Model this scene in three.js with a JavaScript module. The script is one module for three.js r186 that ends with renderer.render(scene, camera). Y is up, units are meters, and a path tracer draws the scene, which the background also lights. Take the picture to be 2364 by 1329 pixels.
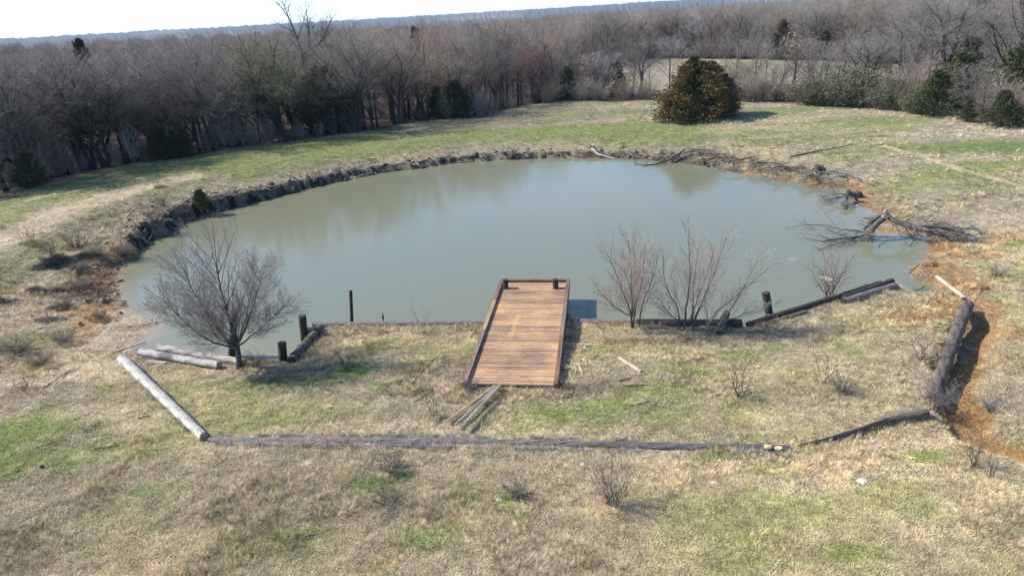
import * as THREE from 'three';
import { Sky } from 'three/addons/objects/Sky.js';

// ---------------------------------------------------------------- camera, sky, sun, exposure
const scene = new THREE.Scene();
const ROLL = Math.atan(0.053), FPX = 1577, PW = 2364, PH = 1329;
const PITCH = Math.atan((PH / 2 - 35) * Math.cos(ROLL) / FPX);
const EYE = new THREE.Vector3(0, 11.45, 0);
const camera = new THREE.PerspectiveCamera(2 * Math.atan(PH / 2 / FPX) * 180 / Math.PI, PW / PH, 0.1, 20000);
camera.position.copy(EYE);
camera.rotation.order = 'YXZ';
camera.rotation.set(-PITCH, 0, -ROLL);
scene.add(camera);

const SUN_EL = 40 * Math.PI / 180, SUN_AZ = 9 * Math.PI / 180;     // sun from the left and a little beyond the pond
const sunDir = new THREE.Vector3(-Math.cos(SUN_AZ) * Math.cos(SUN_EL), Math.sin(SUN_EL), -Math.sin(SUN_AZ) * Math.cos(SUN_EL));
const sky = new Sky();
sky.name = 'sky'; sky.scale.setScalar(15000);
sky.userData.kind = 'structure';
sky.material.uniforms.sunPosition.value.copy(sunDir);
sky.material.uniforms.turbidity.value = 1.6;
sky.material.uniforms.rayleigh.value = 1.6;
sky.material.uniforms.mieCoefficient.value = 0.003;
scene.add(sky);
scene.environmentIntensity = 0.195;
const sun = new THREE.DirectionalLight(new THREE.Color(1, 0.94, 0.84), 4.9);
sun.name = 'sun';
sun.position.copy(sunDir).multiplyScalar(120).add(new THREE.Vector3(0, 0, -40));
sun.target.position.set(0, 0, -40);
sun.castShadow = true; sun.shadow.radius = 1;
Object.assign(sun.shadow.camera, { left: -90, right: 90, top: 90, bottom: -90, near: 1, far: 400 });
scene.add(sun, sun.target);
scene.fog = new THREE.FogExp2(new THREE.Color(0.62, 0.74, 0.98), 0.0001);
const renderer = new THREE.WebGLRenderer({ antialias: true });
renderer.toneMapping = THREE.LinearToneMapping;
renderer.toneMappingExposure = 1.33;
renderer.shadowMap.enabled = true;

// ---------------------------------------------------------------- helpers
function rng(seed) { let a = seed >>> 0; return () => { a = (a + 0x6D2B79F5) | 0; let t = Math.imul(a ^ (a >>> 15), 1 | a); t = (t + Math.imul(t ^ (t >>> 7), 61 | t)) ^ t; return ((t ^ (t >>> 14)) >>> 0) / 4294967296; }; }
const V = (x, y, z) => new THREE.Vector3(x, y, z);
const clamp = (x, a = 0, b = 1) => Math.min(b, Math.max(a, x));
const smooth = (a, b, x) => { const t = clamp((x - a) / (b - a)); return t * t * (3 - 2 * t); };
const mixN = (a, b, t) => a + (b - a) * t;
const perm = new Uint8Array(512);
{ const r = rng(77), p = [...Array(256).keys()]; for (let i = 255; i > 0; i--) { const j = Math.floor(r() * (i + 1)); [p[i], p[j]] = [p[j], p[i]]; } for (let i = 0; i < 512; i++) perm[i] = p[i & 255]; }
function noise(x, y) {                                           // value noise 0..1
  const xi = Math.floor(x), yi = Math.floor(y), fx = x - xi, fy = y - yi, X = xi & 255, Y = yi & 255;
  const u = fx * fx * (3 - 2 * fx), v = fy * fy * (3 - 2 * fy);
  const a = perm[perm[X] + Y], b = perm[perm[X + 1] + Y], c = perm[perm[X] + Y + 1], d = perm[perm[X + 1] + Y + 1];
  return (a + (b - a) * u + (c - a) * v + (a - b - c + d) * u * v) / 255;
}
function fbm(x, y, o = 3) { let s = 0, a = 0.5, n = 0; for (let i = 0; i < o; i++) { s += a * noise(x, y); n += a; a *= 0.5; x = x * 2.03 + 17.1; y = y * 2.03 + 9.7; } return s / n; }
const curve = (pts, x) => { if (x <= pts[0][0]) return pts[0][1]; for (let i = 1; i < pts.length; i++) if (x <= pts[i][0]) { const [a, p] = pts[i - 1], [b, q] = pts[i]; return p + (q - p) * (x - a) / (b - a); } return pts[pts.length - 1][1]; };

// a sight line of the surveyed photograph, and where it meets a level
function sight(px, py) {
  const u = (px - PW / 2) / FPX, v = (PH / 2 - py) / FPX, c = Math.cos(ROLL), s = Math.sin(ROLL), x = u * c + v * s, y = v * c - u * s, cp = Math.cos(PITCH), sp = Math.sin(PITCH);
  return V(x, y * cp - sp, -cp - y * sp);
}
function level(px, py, y = 0) { const d = sight(px, py); return EYE.clone().addScaledVector(d, (y - EYE.y) / d.y); }
const bearing = (px, py = 220) => { const d = sight(px, py); return Math.atan2(d.x, -d.z); };

const used = new Map();
function numbered(name) { const n = used.get(name) || 0; used.set(name, n + 1); return n ? `${name}_${String(n).padStart(3, '0')}` : name; }
function tag(o, label, category, group, kind) { if (label) o.userData.label = label; if (category) o.userData.category = category; if (group) o.userData.group = group; if (kind) o.userData.kind = kind; return o; }
function base(name, p, turn = 0) { const o = new THREE.Group(); o.name = numbered(name); o.position.copy(p); o.rotation.y = turn; scene.add(o); return o; }
function mesh(name, geo, mat, parent) { const m = new THREE.Mesh(geo, mat); m.name = parent && parent !== scene ? name : numbered(name); m.castShadow = m.receiveShadow = true; (parent || scene).add(m); return m; }

class MB {                                                       // collects tubes, boxes and faces into one geometry
  constructor() { this.p = []; this.n = []; this.i = []; this.u = []; }
  get tris() { return this.i.length / 3; }
  tube(pts, rad, sides = 5, capEnd = false, capStart = false, rough = 0, seed = 1, v0 = 0) {
    const start = this.p.length / 3, n = pts.length; let ref = null, run = v0;
    for (let k = 0; k < n; k++) {
      const a = pts[Math.max(0, k - 1)], b = pts[Math.min(n - 1, k + 1)]; let tx = b.x - a.x, ty = b.y - a.y, tz = b.z - a.z; const tl = Math.hypot(tx, ty, tz) || 1; tx /= tl; ty /= tl; tz /= tl;
      if (k) run += Math.hypot(pts[k].x - pts[k - 1].x, pts[k].y - pts[k - 1].y, pts[k].z - pts[k - 1].z);
      if (!ref) ref = Math.abs(ty) < 0.9 ? [0, 1, 0] : [1, 0, 0];
      let d = ref[0] * tx + ref[1] * ty + ref[2] * tz, ux = ref[0] - d * tx, uy = ref[1] - d * ty, uz = ref[2] - d * tz; const ul = Math.hypot(ux, uy, uz) || 1; ux /= ul; uy /= ul; uz /= ul; ref = [ux, uy, uz];
      const wx = ty * uz - tz * uy, wy = tz * ux - tx * uz, wz = tx * uy - ty * ux, closed = rough ? sides + 1 : sides + 1;
      for (let s = 0; s < closed; s++) {
        const th = (s % sides) / sides * Math.PI * 2, c = Math.cos(th), q = Math.sin(th);
        let r = rad[k]; if (rough) r *= 1 + rough * (fbm(seed * 7.3 + c * 1.7 + run * 0.9, seed * 3.1 + q * 1.7 + run * 0.35, 2) - 0.5) * 2;
        this.p.push(pts[k].x + r * (c * ux + q * wx), pts[k].y + r * (c * uy + q * wy), pts[k].z + r * (c * uz + q * wz));
        this.n.push(c * ux + q * wx, c * uy + q * wy, c * uz + q * wz); this.u.push(s / sides * Math.max(0.2, 6.28 * rad[0]), run);
      }
    }
    const w = sides + 1;
    for (let k = 0; k < n - 1; k++) for (let s = 0; s < sides; s++) { const a = start + k * w + s, b = a + 1, c = a + w, d = c + 1; if (rad[k + 1] > 0) this.i.push(a, b, c, b, d, c); else this.i.push(a, b, c); }
    for (const [on, k] of [[capStart, 0], [capEnd, n - 1]]) if (on) {
      const o = this.p.length / 3, q = pts[k], e = k ? pts[k - 1] : pts[1], t = V(q.x - e.x, q.y - e.y, q.z - e.z).normalize();
      this.p.push(q.x, q.y, q.z); this.n.push(t.x, t.y, t.z); this.u.push(0.5, 0.5);
      for (let s = 0; s < sides; s++) { const j = (start + k * w + s) * 3, th = s / sides * 6.283; this.p.push(this.p[j], this.p[j + 1], this.p[j + 2]); this.n.push(t.x, t.y, t.z); this.u.push(0.5 + 0.5 * Math.cos(th), 0.5 + 0.5 * Math.sin(th)); }
      for (let s = 0; s < sides; s++) { const a = o + 1 + s, b = o + 1 + (s + 1) % sides; if (k) this.i.push(o, a, b); else this.i.push(o, b, a); }
    }
    return this;
  }
  face(a, b, c, n) { const o = this.p.length / 3; if (!n) n = b.clone().sub(a).cross(c.clone().sub(a)).normalize(); for (const q of [a, b, c]) { this.p.push(q.x, q.y, q.z); this.n.push(n.x, n.y, n.z); this.u.push(0, 0); } this.i.push(o, o + 1, o + 2); return this; }
  geo() {
    const g = new THREE.BufferGeometry();
    g.setAttribute('position', new THREE.BufferAttribute(new Float32Array(this.p), 3)); g.setAttribute('normal', new THREE.BufferAttribute(new Float32Array(this.n), 3)); g.setAttribute('uv', new THREE.BufferAttribute(new Float32Array(this.u), 2));
    g.setIndex(new THREE.BufferAttribute(new Uint32Array(this.i), 1)); return g;
  }
  build(name, mat, parent) { return mesh(name, this.geo(), mat, parent); }
}
function texture(w, h, fn, srgb = true) {
  const d = new Uint8Array(w * h * 4), o = [0, 0, 0];
  for (let y = 0; y < h; y++) for (let x = 0; x < w; x++) { fn(x, y, o); const k = (y * w + x) * 4; d[k] = clamp(o[0], 0, 255); d[k + 1] = clamp(o[1], 0, 255); d[k + 2] = clamp(o[2], 0, 255); d[k + 3] = 255; }
  const t = new THREE.DataTexture(d, w, h, THREE.RGBAFormat); t.wrapS = t.wrapT = THREE.RepeatWrapping; t.magFilter = THREE.LinearFilter; t.minFilter = THREE.LinearMipmapLinearFilter; t.generateMipmaps = true;
  if (srgb) t.colorSpace = THREE.SRGBColorSpace; t.needsUpdate = true; return t;
}
const tiled = (x, y, w, h, sx, sy, o = 3) => {                    // noise that wraps over a w x h tile
  const fx = x / w, fy = y / h, a = fbm(fx * sx, fy * sy, o), b = fbm((fx - 1) * sx, fy * sy, o), c = fbm(fx * sx, (fy - 1) * sy, o), d = fbm((fx - 1) * sx, (fy - 1) * sy, o);
  return mixN(mixN(a, b, fx), mixN(c, d, fx), fy);
};
const std = (r, g, b, rough = 0.95, more = {}) => { const m = new THREE.MeshStandardMaterial({ roughness: rough, side: THREE.DoubleSide, ...more }); m.color.setRGB(r, g, b); return m; };

// ---------------------------------------------------------------- materials
const grainTex = texture(256, 512, (x, y, o) => { const g = tiled(x, y, 256, 512, 40, 5, 3), k = tiled(x, y, 256, 512, 6, 3, 2), c = tiled(x + 40, y, 256, 512, 70, 3, 2); const v = 255 * clamp(0.8 + 0.55 * (g - 0.5) + 0.5 * (k - 0.5) - (c > 0.66 ? 0.35 : 0)); o[0] = v; o[1] = v * 0.985; o[2] = v * 0.965; });
const grainBump = texture(256, 512, (x, y, o) => { const g = tiled(x, y, 256, 512, 50, 5, 3), c = tiled(x + 40, y, 256, 512, 70, 3, 2); o[0] = o[1] = o[2] = 255 * clamp(0.5 + 0.8 * (g - 0.5) - (c > 0.64 ? 0.4 : 0)); }, false);
const woodOf = (r, g, b, bump = 0.012) => std(r, g, b, 0.9, { map: grainTex, bumpMap: grainBump, bumpScale: bump });
const M = {
  paleLog: woodOf(0.78, 0.73, 0.68), greyLog: woodOf(0.4, 0.34, 0.335), brownLog: woodOf(0.24, 0.185, 0.155, 0.02), darkLog: woodOf(0.085, 0.07, 0.06), blackPost: woodOf(0.07, 0.06, 0.052), endGrain: woodOf(0.3, 0.22, 0.15), paleEnd: woodOf(0.62, 0.5, 0.38), darkEnd: woodOf(0.07, 0.06, 0.05),
  wire: std(0.06, 0.055, 0.05, 0.6), paleWire: std(0.45, 0.43, 0.4, 0.6), boardTan: woodOf(0.62, 0.45, 0.26, 0.004), boardGrey: woodOf(0.45, 0.39, 0.33, 0.004), boardPale: woodOf(0.95, 0.85, 0.66, 0.004), boardBrown: woodOf(0.5, 0.35, 0.2, 0.004), joist: woodOf(0.2, 0.13, 0.08, 0.004),
  bark: woodOf(0.15, 0.13, 0.125, 0.02), barkDark: woodOf(0.08, 0.07, 0.066, 0.02), barkPale: woodOf(0.42, 0.39, 0.37), driftwood: woodOf(0.62, 0.58, 0.53), driftDark: woodOf(0.19, 0.165, 0.145),
  twigGrey: std(0.275, 0.24, 0.205), twigBrown: std(0.265, 0.21, 0.165), twigDark: std(0.165, 0.143, 0.125), twigPale: std(0.44, 0.395, 0.375), twigRed: std(0.4, 0.23, 0.19), twigTan: std(0.42, 0.35, 0.26), twigOlive: std(0.36, 0.33, 0.18),
  cedarRust: std(0.18, 0.115, 0.032), cedarGreen: std(0.055, 0.068, 0.024), cedarOlive: std(0.085, 0.088, 0.028), cedarDark: std(0.048, 0.058, 0.025), bushOlive: std(0.14, 0.14, 0.075), deadLeaf: std(0.3, 0.175, 0.125),
  stone: std(0.62, 0.6, 0.57, 0.9), rope: std(0.62, 0.54, 0.28, 0.8), foam: std(0.6, 0.45, 0.25, 0.9), clod: std(0.075, 0.055, 0.042, 1), straw: std(0.42, 0.34, 0.23), leafyGreen: std(0.1, 0.14, 0.04), rustGrass: std(0.45, 0.24, 0.08),
};

// ---------------------------------------------------------------- the pond's outline, its banks and the lie of the land
const OUTLINE = [[740, 748, .4], [760, 745, .4], [1118, 743, .4], [1320, 740, .4], [1470, 738, .4], [1712, 740, .4], [1724, 750, .35], [1800, 722, .35], [1900, 690, .35], [2000, 655, .3], [2058, 646, .25], [2075, 662, .1], [2099, 686, 0], [2140, 692, 0], [2166, 674, 0], [2150, 655, 0], [2107, 645, 0], [2099, 630, 0], [2125, 613, 0], [2140, 590, 0], [2155, 564, 0], [2140, 545, 0], [2060, 540, 0], [2015, 535, 0], [2005, 515, 0], [2014, 491, 0], [1970, 461, 0], [1962, 436, 0], [1916, 437, 0], [1835, 420, 0], [1713, 403, 0], [1640, 385, 0], [1560, 375, 0], [1480, 368, 0], [1380, 364, 0], [1200, 368, 0], [1100, 372, 0], [1000, 385, 0], [880, 400, 0], [780, 420, 0], [680, 445, 0], [600, 465, 0], [540, 480, 0], [490, 495, 0], [440, 508, 0], [405, 520, 0], [392, 545, 0], [350, 555, 0], [330, 578, 0], [320, 600, 0], [282, 610, 0], [270, 640, 0], [268, 670, 0], [290, 700, 0], [320, 725, 0], [355, 745, 0], [340, 775, 0], [310, 795, 0], [297, 806, 0], [330, 812, .1], [420, 808, .3], [545, 828, .35], [600, 830, .3], [665, 838, .3], [700, 800, .4], [735, 757, .4]].map((p) => level(...p));
const GX0 = -60, GZ0 = -92, GC = 0.25, GW = 480, GH = 340, SDF = new Float32Array(GW * GH);
for (let j = 0; j < GH; j++) for (let i = 0; i < GW; i++) {
  const x = GX0 + i * GC, z = GZ0 + j * GC; let best = 1e9, inside = false;
  for (let k = 0, m = OUTLINE.length; k < m; k++) {
    const a = OUTLINE[k], b = OUTLINE[(k + 1) % m], dx = b.x - a.x, dz = b.z - a.z, t = clamp(((x - a.x) * dx + (z - a.z) * dz) / (dx * dx + dz * dz)), ex = x - a.x - dx * t, ez = z - a.z - dz * t, q = ex * ex + ez * ez;
    if (q < best) best = q;
    if ((a.z > z) !== (b.z > z) && x < dx * (z - a.z) / dz + a.x) inside = !inside;
  }
  SDF[j * GW + i] = Math.sqrt(best) * (inside ? -1 : 1);
}
function shore(x, z) {                                            // metres to the water's edge, negative over water
  let u = (x - GX0) / GC, v = (z - GZ0) / GC, far = 0;
  const cu = clamp(u, 0, GW - 1.001), cv = clamp(v, 0, GH - 1.001); if (cu !== u || cv !== v) far = Math.hypot(u - cu, v - cv) * GC;
  const i = Math.floor(cu), j = Math.floor(cv), fx = cu - i, fy = cv - j, k = j * GW + i;
  return mixN(mixN(SDF[k], SDF[k + 1], fx), mixN(SDF[k + GW], SDF[k + GW + 1], fx), fy) + far;
}
// bank profiles round the pond: angle from its middle, height of the lip, its width, height of the plateau, distance to it
const BANKS = [[-180, .42, .9, 1.0, 7], [-140, .5, .8, 1.15, 6], [-124, .7, .6, 1.25, 6], [-108, .85, .55, 1.35, 6], [-90, .8, .6, 1.3, 6.5], [-76, .12, 2.2, 1.1, 8], [-66, .06, 2.5, .75, 7], [-50, .25, 1.2, .7, 5], [-35, .42, .35, .64, 5], [0, .42, .3, .62, 5], [40, .4, .3, .66, 5], [62, .35, .4, .8, 5], [72, .05, 1.2, .8, 6], [86, .04, 1.8, .9, 6], [100, .15, 1.6, .95, 6], [120, .2, 1.3, 1.0, 6], [150, .3, 1, 1.0, 7], [180, .42, .9, 1.0, 7]];
const REDGE = [[-90, 46], [-60, 50], [-45, 55], [-37, 59], [-31.5, 65], [-25.7, 67.2], [-18, 70], [-12, 72], [-7, 77], [-1, 79.5], [2.3, 88], [12, 87], [20, 83.5], [30, 77], [37, 70.5], [50, 66], [90, 60]];
const WOODS = [[-90, 0], [2, 0], [5, 34], [12, 72], [20, 62], [30, 50], [37, 46], [60, 42], [90, 42]];    // how far past the hedge the second field goes before the woods begin
const DITCH = [[2256, 735], [2240, 800], [2222, 870], [2218, 925], [2250, 985], [2330, 1020], [2450, 1050]].map((p) => level(p[0], p[1], 0.6));
const TRACK = [[-180, 640], [0, 560], [100, 515], [200, 474], [300, 444], [400, 420], [460, 410]].map((p) => level(p[0], p[1], 1.2));
const RUT = [[60, 470], [150, 452], [260, 425], [330, 412]].map((p) => level(p[0], p[1], 1.2));
const PATH = [[2040, 340], [2090, 351], [2150, 366], [2210, 384], [2280, 404], [2364, 428], [2500, 465]].map((p) => level(p[0], p[1], 1.0));
function lineDist(L, x, z) { let best = 1e9; for (let k = 0; k + 1 < L.length; k++) { const a = L[k], b = L[k + 1], dx = b.x - a.x, dz = b.z - a.z, t = clamp(((x - a.x) * dx + (z - a.z) * dz) / (dx * dx + dz * dz)); best = Math.min(best, Math.hypot(x - a.x - dx * t, z - a.z - dz * t)); } return best; }
const bankAt = (x, z) => { const f = Math.atan2(x - 2, z + 38) * 180 / Math.PI; for (let k = 1; k < BANKS.length; k++) if (f <= BANKS[k][0]) { const a = BANKS[k - 1], b = BANKS[k], t = (f - a[0]) / (b[0] - a[0]); return [f, mixN(a[1], b[1], t), mixN(a[2], b[2], t), mixN(a[3], b[3], t), mixN(a[4], b[4], t)]; } return BANKS[0]; };
function ground(x, z) {
  const s0 = shore(x, z), R = Math.hypot(x, z);
  if (s0 < -1) return -Math.min(1.6, 0.15 + 0.3 * -s0);
  const [f, lip, lw, top, tw] = bankAt(x, z), front = Math.abs(f + 5) < 64 ? 1 : 0;
  const s = s0 + (front ? 0 : (fbm(x * 0.9, z * 0.9, 3) - 0.5) * 0.9 * smooth(-1, -0.4, s0) * smooth(5, 2, s0));
  if (s < 0) return -0.02 - 0.35 * Math.min(-s, 4) * (lip > 0.3 ? 2 : 0.7);
  let h = lip * smooth(0, lw, s) + (top - lip) * smooth(lw * 0.5, tw, s) * (0.35 + 0.65 * smooth(0, tw, s));
  const near = smooth(140, 60, R), clump = front ? 0.5 : f > 60 && f < 175 ? 1.5 : 1.1;
  h += near * ((fbm(x * 0.28, z * 0.28, 2) - 0.5) * 0.3 * smooth(0.5, 4, s) + (fbm(x * 1.3 + 5, z * 1.3, 3) - 0.5) * 0.2 * clump * smooth(0.1, 1.2, s) * smooth(16, 4, s) + (fbm(x * 3.1, z * 3.1 + 8, 2) - 0.5) * 0.07 * smooth(0, 0.5, s) * smooth(40, 8, s));
  if (z > -34 && x > 8) { const d = lineDist(DITCH, x, z); if (d < 2) h -= 0.42 * smooth(1.0, 0.25, d + (noise(x * 2, z * 2) - 0.5) * 0.3); }
  for (const c of SCARPS) { const dx = x - c[0], dz = z - c[1]; if (Math.abs(dx) < 4 && Math.abs(dz) < 4) { const a = dx * c[2] + dz * c[3], b = -dx * c[3] + dz * c[2]; h += c[5] * (0.3 + 1.1 * noise(a * 1.4 + c[1], c[0])) * smooth(c[4], c[4] * 0.3, Math.abs(a)) * smooth(-0.9, -0.1, b) * smooth(0.45, 0.15, b + (noise(a * 2.5 + c[0], c[1]) - 0.5) * 0.35); } }
  const th = Math.atan2(x, -z) * 180 / Math.PI, over = R - curve(REDGE, th);
  if (th < 4) h -= 0.9 * smooth(0.3, 8, over); else h += 0.3 * smooth(10, 60, over);
  if (R > 300) h += (fbm(x * 0.004, z * 0.004, 3) - 0.5) * 10 * smooth(300, 900, R);
  return h;
}
// little eroded banks on the left shore: middle, direction along, half length, height
const SCARPS = [[-23.4, -34.3, .75, -.66, 2.0, .48], [-24.8, -28.6, .96, -.28, 2.6, .5], [-25.5, -26.2, 1, -.05, 2.1, .48], [-22.2, -30.9, .95, -.3, 1.3, .3], [-20.6, -28.9, .9, -.3, .6, .2], [-23.6, -25.4, .98, .1, 1.0, .22], [-20, -27.3, .95, .2, .6, .18]];
function spot(px, py) {                                           // where a sight line meets the land
  const d = sight(px, py); let t = 4, step = 0.5;
  for (let k = 0; k < 4000; k++) { const y = EYE.y + d.y * t, h = Math.max(0, ground(d.x * t, d.z * t)); if (y <= h) { if (step < 0.004) break; t -= step; step *= 0.4; } t += step; }
  return V(d.x * t, EYE.y + d.y * t, d.z * t);
}
const onGround = (x, z) => V(x, ground(x, z), z);

// patches of ground cover: [pixel, half sizes in metres across and along the view, kind, strength]
const PATCH = [[60, 990, 2.2, 1.3, 'g', 1], [150, 1040, 1.6, .8, 'g', .8], [20, 1060, 1, .8, 'g', .9], [300, 1040, 1.1, .5, 'g', .6], [560, 870, 1.8, .45, 'g', .7], [700, 868, 1.3, .35, 'g', .7], [800, 852, 1.0, .6, 'G', 1], [885, 885, .5, .25, 'G', 1], [620, 970, 1.6, .7, 'g', .7], [780, 940, 1.2, .6, 'g', .6], [430, 985, .7, .3, 'g', .7], [530, 1015, 1.2, .3, 'g', .4], [850, 1105, .8, .45, 'G', 1], [320, 1125, .3, .2, 'G', 1], [930, 1090, .4, .3, 'G', .7], [1000, 1220, .8, .5, 'g', .7], [970, 1230, .4, .3, 'G', .7], [1160, 1145, .4, .3, 'g', .7], [1190, 1180, .3, .2, 'G', .6], [1250, 950, 1.7, .8, 'g', .95], [1400, 930, 1.2, .6, 'g', .8], [1500, 900, 1.3, .6, 'g', .9], [1540, 960, 1.0, .6, 'g', .6], [1340, 975, 1.4, .4, 'g', .5], [1740, 1010, .8, .2, 'g', .5], [1795, 1080, .6, .3, 'g', .8], [2140, 1045, .6, .3, 'g', 1], [1650, 1050, .8, .2, 'g', .7], [1970, 1275, .9, .4, 'g', .8], [1740, 1290, .5, .3, 'g', .6], [1430, 1225, .2, .15, 'G', .8], [2200, 760, .5, .7, 'g', .7], [2350, 555, 1, .8, 'g', .9], [2350, 610, 1.2, .7, 's', .3], [1700, 800, 1.2, .5, 'g', .6], [1600, 850, 1.5, .6, 'g', .5], [1800, 780, .7, .3, 'g', .4], [2290, 590, .5, .4, 'g', .4], [90, 760, 1.2, .8, 'g', .5], [300, 470, 1.5, 1, 'g', .4], [245, 465, .8, .5, 'G', .5], [310, 520, 1, .6, 'g', .6], [640, 1240, 2, .8, 'g', .35], [200, 1200, 2, .8, 'g', .2], [340, 1130, 1, .5, 'g', .4],
  [160, 850, 1.7, .55, 's', 1], [240, 940, 1.3, .5, 's', .55], [180, 820, 1.5, .5, 's', .8], [60, 870, 1.2, .5, 's', .6], [850, 985, 2.2, .35, 's', .7], [1000, 985, .7, .25, 's', .9], [800, 930, 1.2, .4, 's', .45], [1290, 990, 1.0, .2, 's', .7], [1230, 1000, .5, .2, 's', .6], [1460, 985, .8, .2, 's', .5], [1900, 1075, 1.1, .45, 's', .7], [2080, 1070, 1.1, .5, 's', .8], [1840, 1115, 1.0, .5, 's', .7], [1900, 1100, 1, .4, 's', .5], [1660, 1070, .8, .25, 's', .7], [1550, 1075, .5, .25, 's', .6], [2050, 1015, 1.3, .3, 's', .8], [2170, 1005, .8, .3, 's', .7], [1000, 1065, .6, .2, 's', .6], [1230, 1060, 1.2, .3, 's', .5], [740, 1060, .8, .2, 's', .5], [1770, 960, 1, .3, 's', .4], [330, 960, .9, .5, 's', .35], [1350, 1000, 2, .2, 's', .35], [250, 760, 2.0, 1.2, 's', .75], [300, 745, 1, 1, 's', .7], [200, 740, .8, 1, 's', .5],
  [2300, 760, 1.4, .8, 'o', .7], [2230, 700, 1.6, 1.2, 'o', .7], [2180, 600, 1.2, 1.6, 'o', .9], [2240, 570, 1.4, .8, 'o', .7], [2200, 640, 1.2, 1, 'o', .8], [2120, 720, 1.2, .6, 'o', .75], [2010, 460, 1.4, 2, 'o', .8], [2290, 820, 1, 1, 'o', .35], [2330, 1010, 1.2, .5, 'o', .9], [2000, 430, 1.4, 1, 'o', .6], [2310, 530, 1.3, .9, 'o', .5], [2250, 650, 1.6, .8, 'o', .5], [210, 690, 1, 1.6, 'o', .8], [190, 720, .8, .9, 'o', .8], [190, 745, .5, .7, 'o', .9], [235, 640, 1.3, 1.6, 'd', .6], [225, 640, 1.6, 2.4, 'b', .95], [262, 690, 1.0, 1.6, 'b', .9], [245, 600, 1.6, 1.0, 'b', .9], [300, 735, 1.2, .6, 'b', .6], [250, 700, 1.5, 1.2, 's', .75], [150, 690, .9, 1, 'o', .45], [180, 790, 1.6, .7, 's', .6], [120, 700, .8, 1.6, 's', .5], [70, 640, .5, 2, 's', .5], [40, 700, .6, 1.5, 's', .4], [235, 655, .7, 1, 'd', .6],
  [1050, 830, .9, 1.1, 'b', .6], [900, 800, 1.6, .7, 'b', .35], [990, 900, 1.4, .5, 'b', .5], [1380, 900, 2.1, .5, 'b', .6], [1470, 770, 2, .35, 'b', .8], [1340, 770, .9, .5, 'b', .6], [800, 1085, .8, .4, 'r', .6], [640, 850, 1.5, .4, 'b', .5], [1560, 775, 1.6, .35, 'b', .7], [300, 1250, 2.5, 1.2, 'r', .3], [120, 1180, 2, .7, 'r', .3], [500, 1150, 2.5, .7, 'r', .25], [600, 1090, 2, .5, 'r', .3], [870, 905, .9, .2, 'r', .5]]
  .map(([px, py, rx, rz, k, w]) => { const p = level(px, py, 0.75), f = k === 's' && px < 520 ? 1.3 : k === 'o' ? .9 : 1; return { x: p.x, z: p.z, rx: rx * f, rz: rz * f, k, w: k === 's' ? (px < 520 ? Math.min(1, w * 1.25) : w * .8) : w }; });
// streaks of the field beyond the pond
const STREAK = [[1850, 250, 9, 2.2, 'g', .9], [1990, 285, 9, 2.2, 'g', .9], [2200, 335, 7, 3, 'g', 1], [2300, 345, 6, 3.5, 'G', .8], [1700, 305, 12, 2.2, 'g', .9], [2120, 400, 4, 2, 'g', .8], [2280, 385, 5, 2, 'g', .8], [2330, 430, 3, 1.5, 'g', .5], [1780, 297, 6, 1.8, 's', .5], [2150, 318, 6, 2.4, 'w', .9], [1900, 270, 8, 1.6, 'w', .8], [2250, 300, 10, 2.4, 'w', .8], [2260, 362, 4, 1.3, 'w', .9], [1400, 262, 8, 2.2, 'g', .7], [1500, 245, 10, 2, 'w', .8], [1300, 270, 6, 1.4, 'g', .7], [1400, 278, 7, 1.5, 'w', .7], [1250, 255, 3, 2, 's', .7], [1230, 282, 4, 1.6, 'b', .7], [1130, 280, 4, 1.6, 'b', .6], [1850, 320, 6, 1.6, 'g', .8], [1960, 360, 3, 2, 'g', .5], [2000, 390, 3, 2, 'w', .6]]
  .map(([px, py, rx, rz, k, w]) => { const p = level(px, py, 1.0); return { x: p.x, z: p.z, rx, rz, k, w }; });
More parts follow.
